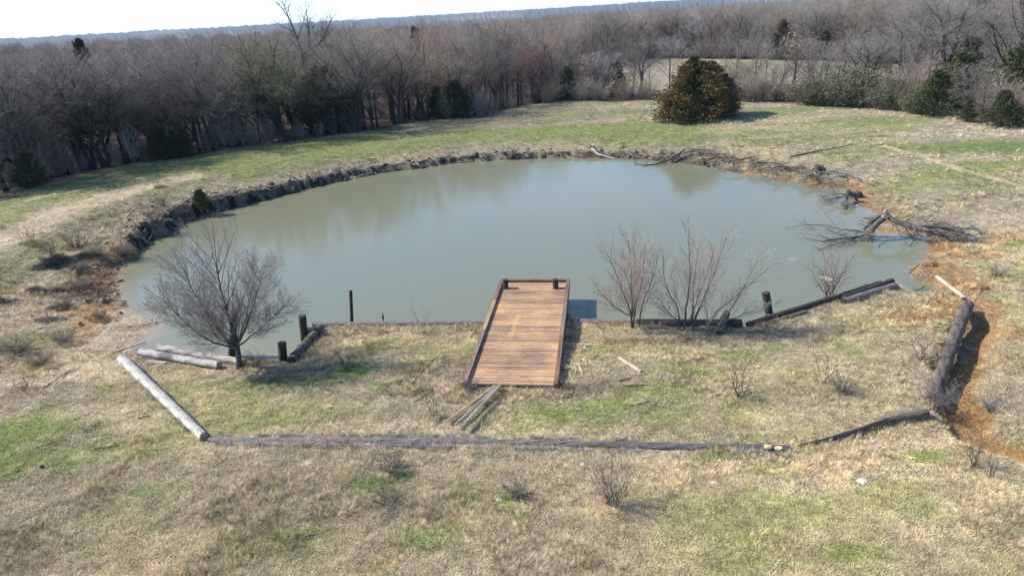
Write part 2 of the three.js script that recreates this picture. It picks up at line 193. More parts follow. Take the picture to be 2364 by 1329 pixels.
function cover(x, z) {                                            // shares of each kind of ground at a place
  const s = shore(x, z), R = Math.hypot(x, z), th = Math.atan2(x, -z) * 180 / Math.PI, over = R - curve(REDGE, th), [f] = bankAt(x, z);
  const n1 = fbm(x * 0.22, z * 0.22, 3), n2 = fbm(x * 0.8 + 30, z * 0.8, 3), n3 = fbm(x * 3.3, z * 3.3, 2);
  const c = { g: 0, G: 0, s: 0, o: 0, d: 0, b: 0, r: 0, w: 0, l: 0, n1, n2, n3, s0: s, R, over, th, f };
  const front = Math.abs(f + 5) < 66;
  if (over > -0.6 && th < 3.5) { c.l = smooth(-0.6, 0.8, over + (n2 - 0.5) * 1.5); }
  if (th > 3 && over > 0) { c.w = 0.8; c.b = smooth(0, 1, over) * smooth(14, 8, over) * 0.8; if (over > curve(WOODS, th)) c.l = 1; }
  if (!front) {
    if (th < 16 && over < 1) { const inner = th < -28 ? 9.3 : th < -22 ? mixN(9.3, 5.5, (th + 28) / 6) : th < -10 ? 4.2 : 4.8, outer = th < -9 ? 99 : th < 3 ? 10.8 : 12.5; c.g = smooth(inner - 1.8, inner + 0.8, s + (n2 - 0.5) * 2.4) * smooth(outer + 1, outer - 0.6, s + (n2 - 0.5)) * smooth(-0.3, -1.4, over) * 0.95; }
    if (th < 16) c.g = Math.max(c.g, 0.45 * smooth(2.2, 4.5, s) * smooth(0.4, 0.62, n2) * smooth(0, -1, over));
    if (th < -24) c.s = Math.max(c.s, 0.98 * smooth(1.9, 0.9, lineDist(TRACK, x, z) + (n2 - 0.5) * 1.2), 0.9 * smooth(0.4, 0.15, lineDist(RUT, x, z) + (n3 - 0.5) * 0.3), 0.3 * smooth(5, 9, s) * smooth(0.5, 0.7, n2));
    if (th > 14) { c.g = Math.max(c.g, 0.6 * smooth(5, 9, s) * smooth(0.47, 0.62, fbm(x * 0.12, z * 0.35, 3))); c.w = Math.max(c.w, 0.7 * smooth(0.5, 0.6, fbm(x * 0.1 + 9, z * 0.4, 3)), smooth(-7, -3, over) * 0.8); }
    if (th > 20) c.s = Math.max(c.s, 0.95 * smooth(0.42, 0.2, lineDist(PATH, x, z) + (n3 - 0.5) * 0.25));
    const steep = f < -88 || f > 168; if (steep) { c.d = smooth(1.5, 0.5, s + (n2 - 0.5) * 1.6) * (0.3 + 0.9 * smooth(0.35, 0.6, n3)); }
    else if (f > 66 && f < 168) { c.o = smooth(f < 112 ? 2.2 : 1.1, 0.2, s + (n2 - 0.5) * 1.6) * 0.85; c.d = f > 125 ? smooth(1.2, 0.4, s + (n2 - 0.5)) * 0.8 : 0; }
    else { c.o = smooth(2.2, 0.2, s + (n2 - 0.5) * 1.8) * 0.5; c.d = smooth(0.7, 0.1, s) * 0.4; }
  } else {
    c.g = 0.5 * smooth(0.5, 0.66, n1 * 0.6 + n2 * 0.4) * smooth(1.2, 2.5, s); c.b = smooth(1.6, 0.4, s) * 0.4;
    c.s = 0.35 * smooth(0.6, 0.72, fbm(x * 0.5 + 71, z * 0.8 + 3, 3));
  }
  if (z > -36 && x > 6) { const d = lineDist(DITCH, x, z); c.o = Math.max(c.o, 0.95 * smooth(0.75, 0.3, d + (n2 - 0.5) * 0.9)); }
  for (const set of [PATCH, STREAK]) for (const q of set) {
    const dx = (x - q.x) / q.rx, dz = (z - q.z) / q.rz, e = dx * dx + dz * dz; if (e > 3.2) continue;
    const w = q.w * smooth(1.35, 0.35, Math.sqrt(e) + (n2 - 0.5) * 1.3 + (n3 - 0.5) * 0.5);
    if (q.k === 'w') { c.g *= 1 - w; c.G *= 1 - w; c.w = Math.max(c.w, w); } else if (w > c[q.k]) c[q.k] = w;
  }
  for (const q of SCARPS) { const dx = x - q[0], dz = z - q[1], a = dx * q[2] + dz * q[3], b = -dx * q[3] + dz * q[2]; if (Math.abs(a) < q[4] && b > 0 && b < 0.7) c.d = Math.max(c.d, 0.9 * smooth(q[4], q[4] * 0.6, Math.abs(a)) * smooth(0, 0.15, b) * smooth(0.7, 0.35, b)); }
  return c;
}
const TONE = { straw: [.45, .365, .218], grey: [.365, .307, .197], rust: [.38, .28, .163], g: [.235, .275, .066], G: [.16, .22, .06], s: [.68, .52, .33], o: [.4, .23, .085], d: [.085, .065, .05], b: [.2, .145, .105], w: [.48, .395, .265], l: [.15, .115, .1] };
function tone(c) {
  const a = [0, 0, 0], k = smooth(0.35, 0.65, c.n1), q = smooth(0.45, 0.7, c.n2) * 0.5;
  for (let i = 0; i < 3; i++) {
    let v = mixN(TONE.grey[i], TONE.straw[i], k); v = mixN(v, TONE.rust[i], Math.max(q * 0.5, c.r));
    v = mixN(v, TONE.w[i], c.w); v = mixN(v, TONE.g[i], c.g * 0.85); v = mixN(v, TONE.G[i], c.G * 0.85); v = mixN(v, TONE.b[i], c.b); v = mixN(v, TONE.s[i], c.s * 0.85); v = mixN(v, TONE.o[i], c.o); v = mixN(v, TONE.d[i], c.d); v = mixN(v, TONE.l[i], c.l);
    a[i] = v * (0.72 + 0.56 * c.n3);
  }
  return a;
}
// the land: one sheet whose points lie on rings round the viewpoint, closer together near it
{
  const radii = [3]; while (radii[radii.length - 1] < 9000) { const r = radii[radii.length - 1]; radii.push(r + (r < 8 ? 0.5 : r < 62 ? Math.min(Math.max(0.055, r * 0.0058), 0.17) : r < 100 ? 0.4 : r * 0.04)); }
  const turns = []; for (let a = -180; a < 180;) { turns.push(a); a += Math.abs(a) < 42 ? 0.155 : Math.abs(a) < 60 ? 0.6 : 6; } turns.push(180);
  const W = turns.length, H = radii.length, pos = new Float32Array(W * H * 3), col = new Float32Array(W * H * 3), uv = new Float32Array(W * H * 2), idx = [];
  for (let j = 0, k = 0; j < H; j++) for (let i = 0; i < W; i++, k++) {
    const a = turns[i] * Math.PI / 180, x = Math.sin(a) * radii[j], z = -Math.cos(a) * radii[j], t = tone(cover(x, z));
    pos.set([x, ground(x, z), z], k * 3); col.set(t, k * 3); uv.set([x / 1.7, z / 1.7], k * 2);
    if (i < W - 1 && j < H - 1) idx.push(k, k + 1, k + W, k + 1, k + W + 1, k + W);
  }
  const g = new THREE.BufferGeometry(); g.setAttribute('position', new THREE.BufferAttribute(pos, 3)); g.setAttribute('color', new THREE.BufferAttribute(col, 3)); g.setAttribute('uv', new THREE.BufferAttribute(uv, 2)); g.setIndex(new THREE.BufferAttribute(new Uint32Array(idx), 1)); g.computeVertexNormals();
  const fine = texture(512, 512, (x, y, o) => { const a = tiled(x, y, 512, 512, 60, 60, 2), b = tiled(x + 99, y, 512, 512, 22, 22, 3), v = 255 * clamp(0.74 + 0.75 * (a - 0.5) + 0.5 * (b - 0.5)); o[0] = v; o[1] = v; o[2] = v; });
  const bump = texture(512, 512, (x, y, o) => { o[0] = o[1] = o[2] = 255 * tiled(x, y, 512, 512, 50, 50, 3); }, false);
  const m = std(1.3, 1.3, 1.3, 1, { vertexColors: true, map: fine, bumpMap: bump, bumpScale: 0.05 });
  mesh('ground', g, m).userData.kind = 'structure';
}
// the water: cloudy, so its body colour is that of the silt it carries
{
  const pos = [], uv = [], col = [], idx = [], at = new Map(), step = 0.3, key = (i, j) => i * 1000 + j;
  const vert = (i, j) => { const k = key(i, j); if (!at.has(k)) { const x = -25 + i * step, z = -62 + j * step, d = -shore(x, z), [f] = bankAt(x, z), q = fbm(x * 1.1, z * 1.1, 3), cove = f > -82 && f < -52 ? 1 : f > 66 && f < 112 ? .9 : .25, mud = cove * smooth(0.6, 0.0, d + (q - 0.5) * 1.2) * .5; at.set(k, pos.length / 3); pos.push(x, 0, z); uv.push(x / 5, z / 5); col.push(mixN(.2, .36, mud), mixN(.204, .235, mud), mixN(.128, .15, mud)); } return at.get(k); };
  for (let i = 0; i < 170; i++) for (let j = 0; j < 150; j++) if (shore(-25 + (i + .5) * step, -62 + (j + .5) * step) < 1.3) { const a = vert(i, j), b = vert(i + 1, j), c = vert(i, j + 1), d = vert(i + 1, j + 1); idx.push(a, c, b, b, c, d); }
  const g0 = new THREE.BufferGeometry(); g0.setAttribute('position', new THREE.Float32BufferAttribute(pos, 3)); g0.setAttribute('uv', new THREE.Float32BufferAttribute(uv, 2)); g0.setAttribute('color', new THREE.Float32BufferAttribute(col, 3)); g0.setIndex(idx); g0.computeVertexNormals();
  const bump = texture(512, 512, (x, y, o) => { const a = tiled(x, y, 512, 512, 14, 30, 3), b = tiled(x + 70, y + 31, 512, 512, 50, 80, 2); o[0] = o[1] = o[2] = 255 * clamp(0.65 * a + 0.35 * b); }, false);
  const m = new THREE.MeshPhysicalMaterial({ roughness: 0.02, ior: 1.333, bumpMap: bump, bumpScale: 0.007, vertexColors: true });
  mesh('pond_water', g0, m).userData.kind = 'structure';
}
// ---------------------------------------------------------------- growing trees
const _q = new THREE.Quaternion();
function turned(t, spin, ang) {                                   // a direction leaving t at ang, at spin round it
  const ref = Math.abs(t.y) < 0.95 ? V(0, 1, 0) : V(1, 0, 0), u = ref.cross(t).normalize(), w = V().crossVectors(t, u);
  return t.clone().multiplyScalar(Math.cos(ang)).addScaledVector(u, Math.sin(ang) * Math.cos(spin)).addScaledVector(w, Math.sin(ang) * Math.sin(spin)).normalize();
}
function along(pts, t) { const f = clamp(t) * (pts.length - 1), i = Math.min(pts.length - 2, Math.floor(f)); return [V().lerpVectors(pts[i], pts[i + 1], f - i), V().subVectors(pts[i + 1], pts[i]).normalize()]; }
function offshoots(o, out, lvl, pts, len, r0, r1, r) {
  const C = o.levels[lvl]; if (!C) return;
  const n = Math.max(1, Math.round(C.n * (0.75 + 0.5 * r()) * (C.perLen ? len / C.perLen : 1))); let spin = r() * 6.28;
  for (let k = 0; k < n; k++) {
    const t = C.start + (1 - C.start) * (k + r()) / n, [p, d] = along(pts, t); spin += 2.4 + (r() - 0.5);
    const rr = mixN(r0, r1, t), l = len * C.ratio * (1 - (C.short ?? 0.45) * t) * (0.7 + 0.6 * r());
    limb(o, out, lvl, p, turned(d, spin, C.ang * (0.7 + 0.6 * r())), l, Math.max(C.min ?? 0.004, Math.min(rr * 0.7, r0 * (C.rr ?? 0.5) * (1 - 0.6 * t))), r);
  }
}
function limb(o, out, lvl, pos, dir, len, rad, r) {
  const L = o.levels[lvl], n = L.segs, last = lvl === o.levels.length - 1, pts = [pos.clone()], d = dir.clone(), p = pos.clone(), tip = last ? 0 : rad * (L.taper ?? 0.35), rads = [rad];
  for (let k = 1; k <= n; k++) { d.x += (r() - 0.5) * L.wig; d.y += (r() - 0.5) * L.wig + L.up; d.z += (r() - 0.5) * L.wig; d.normalize(); p.addScaledVector(d, len / n); if (o.floor !== undefined && p.y < o.floor) { p.y = o.floor + 0.01; d.y = Math.abs(d.y) * 0.3; } pts.push(p.clone()); rads.push(mixN(rad, tip, k / n)); }
  (lvl <= (o.wood ?? 0) ? out.trunk : out.crown).tube(pts, rads, L.sides);
  if (out.tips && last) out.tips.push([p.clone(), d.clone()]);
  offshoots(o, out, lvl + 1, pts, len, rad, tip, r);
}
function bentLine(pts, n, wig, r) { const c = new THREE.CatmullRomCurve3(pts), a = c.getPoints(n); for (let k = 1; k < a.length; k++) { a[k].x += (r() - 0.5) * wig; a[k].y += (r() - 0.5) * wig * 0.6; a[k].z += (r() - 0.5) * wig; } return a; }
function growTree(o, seed, tips) {
  const r = rng(seed), out = { trunk: new MB(), crown: new MB(), tips: tips ? [] : null };
  for (const s of o.stems) {
    const pts = s.pts.length > 2 || s.bend ? bentLine(s.pts, s.segs ?? 9, s.wig ?? 0.06, r) : s.pts; let len = 0; for (let k = 1; k < pts.length; k++) len += pts[k].distanceTo(pts[k - 1]);
    const rads = pts.map((_, k) => mixN(s.r0, s.r1, Math.pow(k / (pts.length - 1), s.pow ?? 0.8)) * (k === 0 && s.flare ? s.flare : 1));
    out.trunk.tube(pts, rads, s.sides ?? 8, true, !!s.cutStart, 0.1, seed);
    offshoots(o, out, 0, pts, s.len ?? len, s.r0, s.r1, r);
  }
  return out;
}
function plant(name, g, p, turn, scale, tm, cm, label, category, group) {
  const o = base(name, p, turn); o.scale.set(scale * (g.wide ?? 1), scale, scale * (g.wide ?? 1));
  g.trunkGeo ??= g.trunk.geo(); g.crownGeo ??= g.crown.geo();
  mesh('trunk', g.trunkGeo, tm, o); mesh('crown', g.crownGeo, cm, o); return tag(o, label, category, group);
}

// ---- the bare trees of the woods: a few kinds, ten metres tall
const FOREST = { wood: 1, levels: [
  { n: 11, ang: .78, ratio: .72, start: .28, up: .05, wig: .36, segs: 5, sides: 5, rr: .36, short: .45 },
  { n: 9, ang: .75, ratio: .52, start: .15, up: .03, wig: .42, segs: 3, sides: 4, rr: .38 },
  { n: 8, ang: .8, ratio: .5, start: .1, up: .02, wig: .4, segs: 2, sides: 3, rr: .4, min: .0055 },
  { n: 6, ang: .8, ratio: .55, start: .1, up: .01, wig: .2, segs: 1, sides: 3, rr: .6, min: .0042 }] };
const kinds = [];
{
  const up = (x, z, h) => [V(0, -0.3, 0), V(x * .3, h * .35, z * .3), V(x * .6, h * .7, z * .6), V(x, h, z)];
  const stemSets = [
    [{ pts: up(.5, .2, 6.5), r0: .2, r1: .06, flare: 1.4 }],
    [{ pts: up(-.9, .3, 6.8), r0: .17, r1: .05, flare: 1.4 }, { pts: [V(0, 1.6, 0), V(1, 3.2, .3), V(1.9, 5.6, .5)], r0: .12, r1: .04 }],
    [{ pts: up(.3, -.4, 7.6), r0: .16, r1: .05, flare: 1.4 }],
    [{ pts: up(-1.6, .2, 5.6), r0: .19, r1: .06, flare: 1.4 }, { pts: [V(-.3, 1.4, 0), V(.6, 3.2, -.5), V(1.0, 5.8, -.8)], r0: .13, r1: .05 }, { pts: [V(-.3, 2, 0), V(-.8, 3.8, .9), V(-1, 6, 1.4)], r0: .1, r1: .04 }],
    [{ pts: up(.2, .2, 7.2), r0: .13, r1: .04, flare: 1.3 }],
    [{ pts: up(1.1, -.3, 6), r0: .2, r1: .06, flare: 1.4 }, { pts: [V(.2, 1.7, 0), V(-.7, 3.6, .4), V(-1.5, 5.9, .3)], r0: .13, r1: .05 }]];
  stemSets.forEach((stems, i) => { const g = growTree({ ...FOREST, stems }, 100 + i); let hi = 0; for (let k = 1; k < g.crown.p.length; k += 3) hi = Math.max(hi, g.crown.p[k]); for (const q of [g.trunk, g.crown]) for (let k = 0; k < q.p.length; k++) q.p[k] *= 10 / hi; g.wide = 1.15; kinds.push(g); });
}
const barkMats = [M.bark, M.barkDark, M.bark, M.barkDark], twigMats = [M.twigGrey, M.twigGrey, M.twigBrown, M.twigDark, M.twigTan];
const atEdge = (px, deep, py = 240) => { const a = bearing(px, py), R = curve(REDGE, a * 180 / Math.PI) + deep; return onGround(Math.sin(a) * R, -Math.cos(a) * R); };
let pick = rng(5);
// trees one can tell apart along the left wood
const spreading = growTree({ ...FOREST, levels: [{ ...FOREST.levels[0], n: 13, ang: .62, ratio: .62, start: .2, up: .08, wig: .28 }, { ...FOREST.levels[1], n: 11 }, ...FOREST.levels.slice(2)], stems: [{ pts: [V(0, -.3, 0), V(-.3, 1.6, 0), V(-.8, 3, .2), V(-1.6, 5, .3), V(-2.0, 7.4, .4)], r0: .28, r1: .05, flare: 1.3 }, { pts: [V(-.8, 3, .2), V(-2.1, 4.8, -.2), V(-3.6, 6.4, -.3)], r0: .14, r1: .04 }, { pts: [V(-.8, 3, .2), V(-.4, 5, -.4), V(.2, 8, -.6)], r0: .16, r1: .05 }, { pts: [V(-.6, 2.5, .1), V(.8, 4, .6), V(2.0, 6.2, .8)], r0: .14, r1: .05 }] }, 201);
plant('spreading_tree', spreading, atEdge(644, 1.2), 0, 1.08, M.barkDark, M.twigOlive, 'large bare tree leaning left with a broad olive-tinged crown at the lawn edge', 'tree');
const tall = growTree({ ...FOREST, levels: [{ ...FOREST.levels[0], n: 11, ang: .8, ratio: .42, start: .5, up: .06, wig: .45, rr: .35 }, { ...FOREST.levels[1], n: 7, wig: .5 }, { ...FOREST.levels[2], n: 6, wig: .5 }, { ...FOREST.levels[3], n: 4 }], stems: [{ pts: [V(0, -.3, 0), V(0, 4, 0), V(.2, 7, 0), V(-.6, 11, .2), V(-1.2, 13.4, .2)], r0: .2, r1: .04 }, { pts: [V(.2, 7, 0), V(1, 9.6, .3), V(1.2, 13, .4)], r0: .11, r1: .03 }, { pts: [V(.2, 7.4, 0), V(1.8, 9, -.3), V(3.6, 11.6, -.4)], r0: .09, r1: .03 }] }, 202);
plant('tall_tree', tall, atEdge(716, 12), 0, 1.04, M.barkDark, M.twigDark, 'tallest bare tree, its crooked dark crown standing against the sky', 'tree');
for (const [px, deep, kind, turn, sc, tm, cm, label] of [
  [806, .8, 3, 2.6, 1.0, M.barkDark, M.twigGrey, 'bare tree with a thick dark trunk right of the big leaning tree'],
  [912, 1, 5, 0.4, .92, M.barkDark, M.twigBrown, 'bare round-crowned tree on a straight trunk left of the dark cedar clump'],
  [484, .8, 1, 0.3, 1.0, M.bark, M.twigGrey, 'slender bare tree leaning left behind the low dark cedars at the lawn edge'],
  [206, 1.5, 3, 0.2, .98, M.barkDark, M.twigDark, 'bare forked tree with wide V-shaped limbs behind the bend of the dirt track'],
  [160, 2, 0, 1.0, .8, M.barkDark, M.twigDark, 'thin dark trunk left of the forked tree behind the dirt track'],
  [28, 1, 2, 2.0, 1.05, M.bark, M.twigGrey, 'dark bare tree at the left end of the wood'],
  [1076, 2, 2, 0.0, .95, M.bark, M.twigGrey, 'bare grey tree at the point where the left wood ends beside the far lawn'],
  [985, 3, 4, 0.0, 1.15, M.bark, M.twigRed, 'reddish bare tree standing among grey ones in the left wood'],
]) plant('bare_tree', kinds[kind], atEdge(px, deep), turn, sc, tm, cm, label, 'tree');
// the rest of the wood's edge, tree by tree
for (let px = -130; px < 1240; px += 38) for (const [d0, d1] of [[2.4, 6], [6, 11], [11, 17]]) {
  const p = atEdge(px + (pick() - .5) * 26, mixN(d0, d1, pick())), k = Math.floor(pick() * 6), sc = mixN(.74, 1.06, pick()) * (px > 400 && px < 880 && d0 > 3 ? 1.2 : px > 860 && d0 > 3 ? 1.1 : 1), left = px < 640, zone = px < 300 ? 0 : px < 640 ? 1 : px < 900 ? 2 : 3;
  const red = px > 880 && pick() < .3, tan = px > 560 && pick() < .25;
  const tm = left ? (pick() < .6 ? 0 : 3) : Math.floor(pick() * 5), tw = red ? M.twigRed : tan ? M.twigTan : twigMats[tm], hue = red ? 'reddish' : tan ? 'tan' : ['grey', 'grey', 'brown', 'dark', 'tan'][tm];
  const label = `${hue} bare tree ${d0 < 3 ? 'in the front row of' : d0 < 7 ? 'one row back in' : 'deep in'} ${['the wood behind the dirt track', 'the wood left of the big leaning tree', 'the wood right of the big leaning tree', 'the right part of the left wood'][zone]}`;
  plant('bare_tree', kinds[k], p, pick() * 6.28, sc * (d0 < 3 && pick() < .4 ? .75 : 1), barkMats[Math.floor(pick() * 4)], tw, label, 'tree', label.replace('tree', 'trees'));
}

// ---- cedars and bushes
function cedarGeo(H, W, seed, n = 120, sprays = 26, size = .3, form = 1) {
  const r = rng(seed), trunk = new MB(), a = new MB(), b = new MB();
  trunk.tube([V(0, -.3, 0), V(.05, H * .4, 0), V(0, H * .95, .05)], [H * .035, H * .022, .01], 6);
  for (let k = 0; k < n; k++) {
    const t = (k + r()) / n, y = H * (.04 + .93 * t), prof = form === 1 ? Math.pow(Math.max(0, 1 - Math.pow(t, 1.35)), .8) * mixN(.86, 1, smooth(0, .2, t)) : Math.pow(1 - t, .8), sp = r() * 6.28, reach = W / 2 * prof * (.6 + .3 * r()) * (.42 + 1.35 * noise(Math.cos(sp) * 1.5 + seed, Math.sin(sp) * 1.5 + y * .9)) + .1, rise = mixN(.05, .6, t) + r() * .3;
    const tip = V(Math.cos(sp) * reach, y + reach * rise * .5, Math.sin(sp) * reach), root = V(0, y - reach * .15, 0);
    trunk.tube([root, tip], [.012 + .012 * reach, .004], 3);
    for (let q = 0; q < sprays; q++) {
      const f = .25 + .78 * Math.sqrt(r()), c = V().lerpVectors(root, tip, f), o = reach * .22 + .12; c.x += (r() - .5) * o * 2; c.y += (r() - .4) * o * 1.5; c.z += (r() - .5) * o * 2;
      const d = V(Math.cos(sp) * .6 + (r() - .5) * 1.4, .5 + (r() - .3) * 1.2, Math.sin(sp) * .6 + (r() - .5) * 1.4).normalize(), s = V(r() - .5, r() - .5, r() - .5).cross(d).normalize(), L = size * (.6 + .8 * r()), w = L * .3;
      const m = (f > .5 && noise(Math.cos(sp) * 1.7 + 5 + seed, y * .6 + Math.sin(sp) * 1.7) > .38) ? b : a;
      m.face(c.clone().addScaledVector(s, -w), c.clone().addScaledVector(s, w), c.clone().addScaledVector(d, L));
    }
  }
  return { trunk: trunk.geo(), a: a.geo(), b: b.geo() };
}
function cedarCluster(seed, leaders, sprays, size) {
  const out = { trunk: new MB(), a: new MB(), b: new MB() };
  leaders.forEach(([x, z, H, W, n], i) => { const g = cedarGeo(H, W, seed + i * 7, n, sprays, size); for (const k of ['trunk', 'a', 'b']) { const m = out[k], o = m.p.length / 3, P = g[k].attributes.position.array, N = g[k].attributes.normal.array, I = g[k].index.array; for (let q = 0; q < P.length; q += 3) { m.p.push(P[q] + x, P[q + 1], P[q + 2] + z); m.n.push(N[q], N[q + 1], N[q + 2]); m.u.push(0, 0); } for (const v of I) m.i.push(v + o); } });
  return { trunk: out.trunk.geo(), a: out.a.geo(), b: out.b.geo() };
}
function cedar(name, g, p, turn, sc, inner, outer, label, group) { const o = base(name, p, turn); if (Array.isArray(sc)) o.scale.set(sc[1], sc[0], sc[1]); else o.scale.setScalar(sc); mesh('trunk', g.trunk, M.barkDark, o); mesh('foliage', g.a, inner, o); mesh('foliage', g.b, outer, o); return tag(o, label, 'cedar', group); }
const bigCedar = cedarCluster(301, [[-.3, 0, 5.9, 5.4, 150], [-1.9, .5, 5.2, 4.6, 110], [1.8, .3, 5.3, 4.8, 120], [-.6, 1.7, 4.6, 4.4, 90], [3.2, .6, 3.9, 3.6, 80], [-3.2, .4, 2.7, 3, 60], [1.2, -1.9, 4.6, 4.4, 70], [1.4, 2.2, 2.8, 3.2, 60]], 80, .17);
cedar('cedar_tree', bigCedar, spot(1601, 272), 0.6, [1, 1.1], M.cedarGreen, M.cedarRust, 'broad rust and green cedar standing alone on the far lawn');
const smallCedars = [cedarGeo(4, 3.2, 311, 90, 46, .2, 2), cedarGeo(4, 4.4, 312, 110, 46, .2, 1), cedarGeo(4, 2.4, 313, 80, 44, .2, 2)];
for (const [px, deep, k, sc, inner, outer, label] of [
  [752, 5, 1, 1.7, M.cedarDark, M.cedarGreen, 'tall dark cedar between the big leaning tree and the thick dark trunk'],
  [1052, 1.2, 1, 1.0, M.cedarDark, M.cedarGreen, 'dark cedar clump low in front of the right end of the left wood'], [1010, 3, 0, .9, M.cedarDark, M.cedarGreen, 'dark cedar left of the low cedar clump'], [350, .6, 1, .66, M.cedarDark, M.cedarDark, 'low dark cedar at the lawn edge, left one of three'], [378, .5, 0, .62, M.cedarDark, M.cedarDark, 'low dark cedar at the lawn edge, middle one of three'], [408, .4, 2, .66, M.cedarDark, M.cedarGreen, 'low dark cedar at the lawn edge, right one of three'],
  [16, .2, 1, .62, M.cedarDark, M.cedarOlive, 'small olive cedar in the lower left corner of the wood'],
  [966, 1.2, 1, .42, M.cedarOlive, M.cedarGreen, 'small green bush at the lawn edge below the dark cedar'], [218, 45, 2, [2.72, 1.5], M.cedarDark, M.cedarDark, 'dark pointed cedar top rising above the wood near the left skyline'],
  [1310, 3, 0, 1.0, M.cedarGreen, M.cedarOlive, 'pointed green cedar in the hedgerow left of the lone cedar'], [1425, 5, 0, 1.05, M.cedarGreen, M.cedarDark, 'dark green cedar in the hedgerow just left of the lone cedar'], [1240, 1.5, 1, .35, M.cedarGreen, M.cedarOlive, 'small green bush at the left end of the hedgerow'],
  [2160, -1, 1, 1.0, M.cedarGreen, M.cedarOlive, 'wide dark green cedar at the right end of the bushes'], [2205, 6, 1, 1.25, M.cedarGreen, M.cedarOlive, 'taller green cedar behind the wide dark cedar'], [2222, 13, 0, 1.5, M.cedarGreen, M.cedarOlive, 'pointed green cedar tip above the taller cedar'],
  [2318, -2, 1, .72, M.cedarDark, M.cedarGreen, 'dark cedar right of the grey sapling by the right field edge'], [2352, 12, 1, 1.4, M.cedarGreen, M.cedarOlive, 'green cedar under the large bare trees at the right border'], [2240, -1.8, 0, .45, M.cedarGreen, M.cedarOlive, 'small green cedar at the foot of the grey sapling'],
]) cedar('cedar_tree', smallCedars[k], atEdge(px, deep), px * .7, sc, inner, outer, label);

function bushGeo(H, W, seed, n = 34, leaf = 0) {
  const r = rng(seed), stems = []; for (let k = 0; k < n; k++) { const a = r() * 6.28, q = Math.sqrt(r()) * W * .5, h = H * (.55 + .5 * r()) * Math.sqrt(Math.max(.15, 1 - (q / W) ** 2 * 2.2)); stems.push({ pts: [V(Math.cos(a) * q * .25, -.1, Math.sin(a) * q * .25), V(Math.cos(a) * q * .6, h * .5, Math.sin(a) * q * .6), V(Math.cos(a) * q, h, Math.sin(a) * q)], r0: .03, r1: .012, segs: 4, sides: 3, wig: .15 }); }
  const g = growTree({ wood: -1, stems, levels: [{ n: 9, ang: .7, ratio: .4, start: .15, up: .03, wig: .4, segs: 2, sides: 3, rr: .6, min: .012 }, { n: 6, ang: .8, ratio: .5, start: .1, up: .02, wig: .3, segs: 1, sides: 3, rr: .7, min: .011 }] }, seed, true);
  const lv = new MB(); if (leaf) for (const [p, d] of g.tips) for (let k = 0; k < leaf; k++) { const c = p.clone().add(V((r() - .5) * .5, (r() - .5) * .4, (r() - .5) * .5)), e = d.clone().add(V(r() - .5, r() - .5, r() - .5)).normalize(), s = V(r() - .5, r() - .5, r() - .5).cross(e).normalize(), L = .09 + .09 * r(); lv.face(c.clone().addScaledVector(s, -L * .45), c.clone().addScaledVector(s, L * .45), c.clone().addScaledVector(e, L)); }
  return { trunk: g.trunk.geo(), crown: g.crown.geo(), leaves: leaf ? lv.geo() : null };
}
function bush(name, g, p, turn, sc, tm, lm, label, category = 'bush', group) { const o = base(name, p, turn); if (sc.isVector3) o.scale.copy(sc); else o.scale.setScalar(sc); mesh('stems', g.trunk, tm, o); mesh('twigs', g.crown, tm, o); if (g.leaves) mesh('leaves', g.leaves, lm, o); return tag(o, label, category, group); }
const leafyBush = [bushGeo(3, 5, 321, 44, 2), bushGeo(3, 4.4, 322, 40, 2)], twigBush = [bushGeo(3, 4.6, 323, 46), bushGeo(3, 4, 324, 40)];
for (const [px, deep, k, sc, leafy, label] of [
  [1725, .6, 0, 1.0, 0, 'dark twiggy bush right behind the lone cedar'], [1762, 1.2, 1, 1.05, 0, 'dark brown bush between the lone cedar and the olive bushes'], [1800, 2.5, 0, .9, 0, 'brown bush behind the leftmost olive bush'], [1858, .8, 0, .95, 1, 'leftmost olive bush in the row along the far field'], [1895, 1.0, 1, .9, 1, 'second olive bush from the left in the row along the far field'], [1940, 1.4, 0, 1.15, 1, 'largest olive bush in the row, with a rounded top'], [1988, 2, 1, 1.2, 1, 'olive bush with dark gaps at its foot, middle of the row'], [2028, .9, 0, .9, 1, 'olive bush right of the middle of the row'], [2062, .6, 1, .8, 1, 'bright olive low bush near the right end of the row'], [2090, .8, 0, .7, 0, 'brown twiggy bush at the right end of the row'], [2112, -.5, 1, .62, 1, 'small olive bush against the wide dark cedar'],
  [1270, 1, 0, .9, 0, 'grey twiggy bush at the left end of the hedgerow'], [1345, 1.5, 1, 1, 0, 'dark twiggy bush in the hedgerow under the russet tree'], [1385, 1, 0, .9, 0, 'grey bush in the hedgerow right of the russet tree'], [1440, 1, 1, .95, 0, 'grey-brown bush in the hedgerow near the lone cedar'], [1490, 1, 0, .9, 0, 'pale twiggy bush touching the left side of the lone cedar'], [1300, 4, 1, 1.3, 0, 'tall grey thicket behind the pointed green cedar'], [1370, 5, 0, 1.4, 0, 'tall grey thicket behind the russet tree'], [1700, 3.5, 1, 1.4, 0, 'tall brown thicket behind the right side of the lone cedar'], [2300, 1.5, 0, 1.1, 0, 'grey thicket behind the dark cedar near the right border'], [2350, 0, 1, 1.2, 0, 'grey-brown thicket at the right border'], [2120, 3, 0, 1.5, 0, 'grey thicket behind the right end of the olive bushes'],
]) { const b = leafy ? leafyBush[k] : twigBush[k]; bush(leafy ? 'olive_bush' : 'twiggy_bush', b, atEdge(px, deep), px, sc, leafy ? M.twigBrown : (px % 2 ? M.twigGrey : M.twigBrown), M.bushOlive, label); }

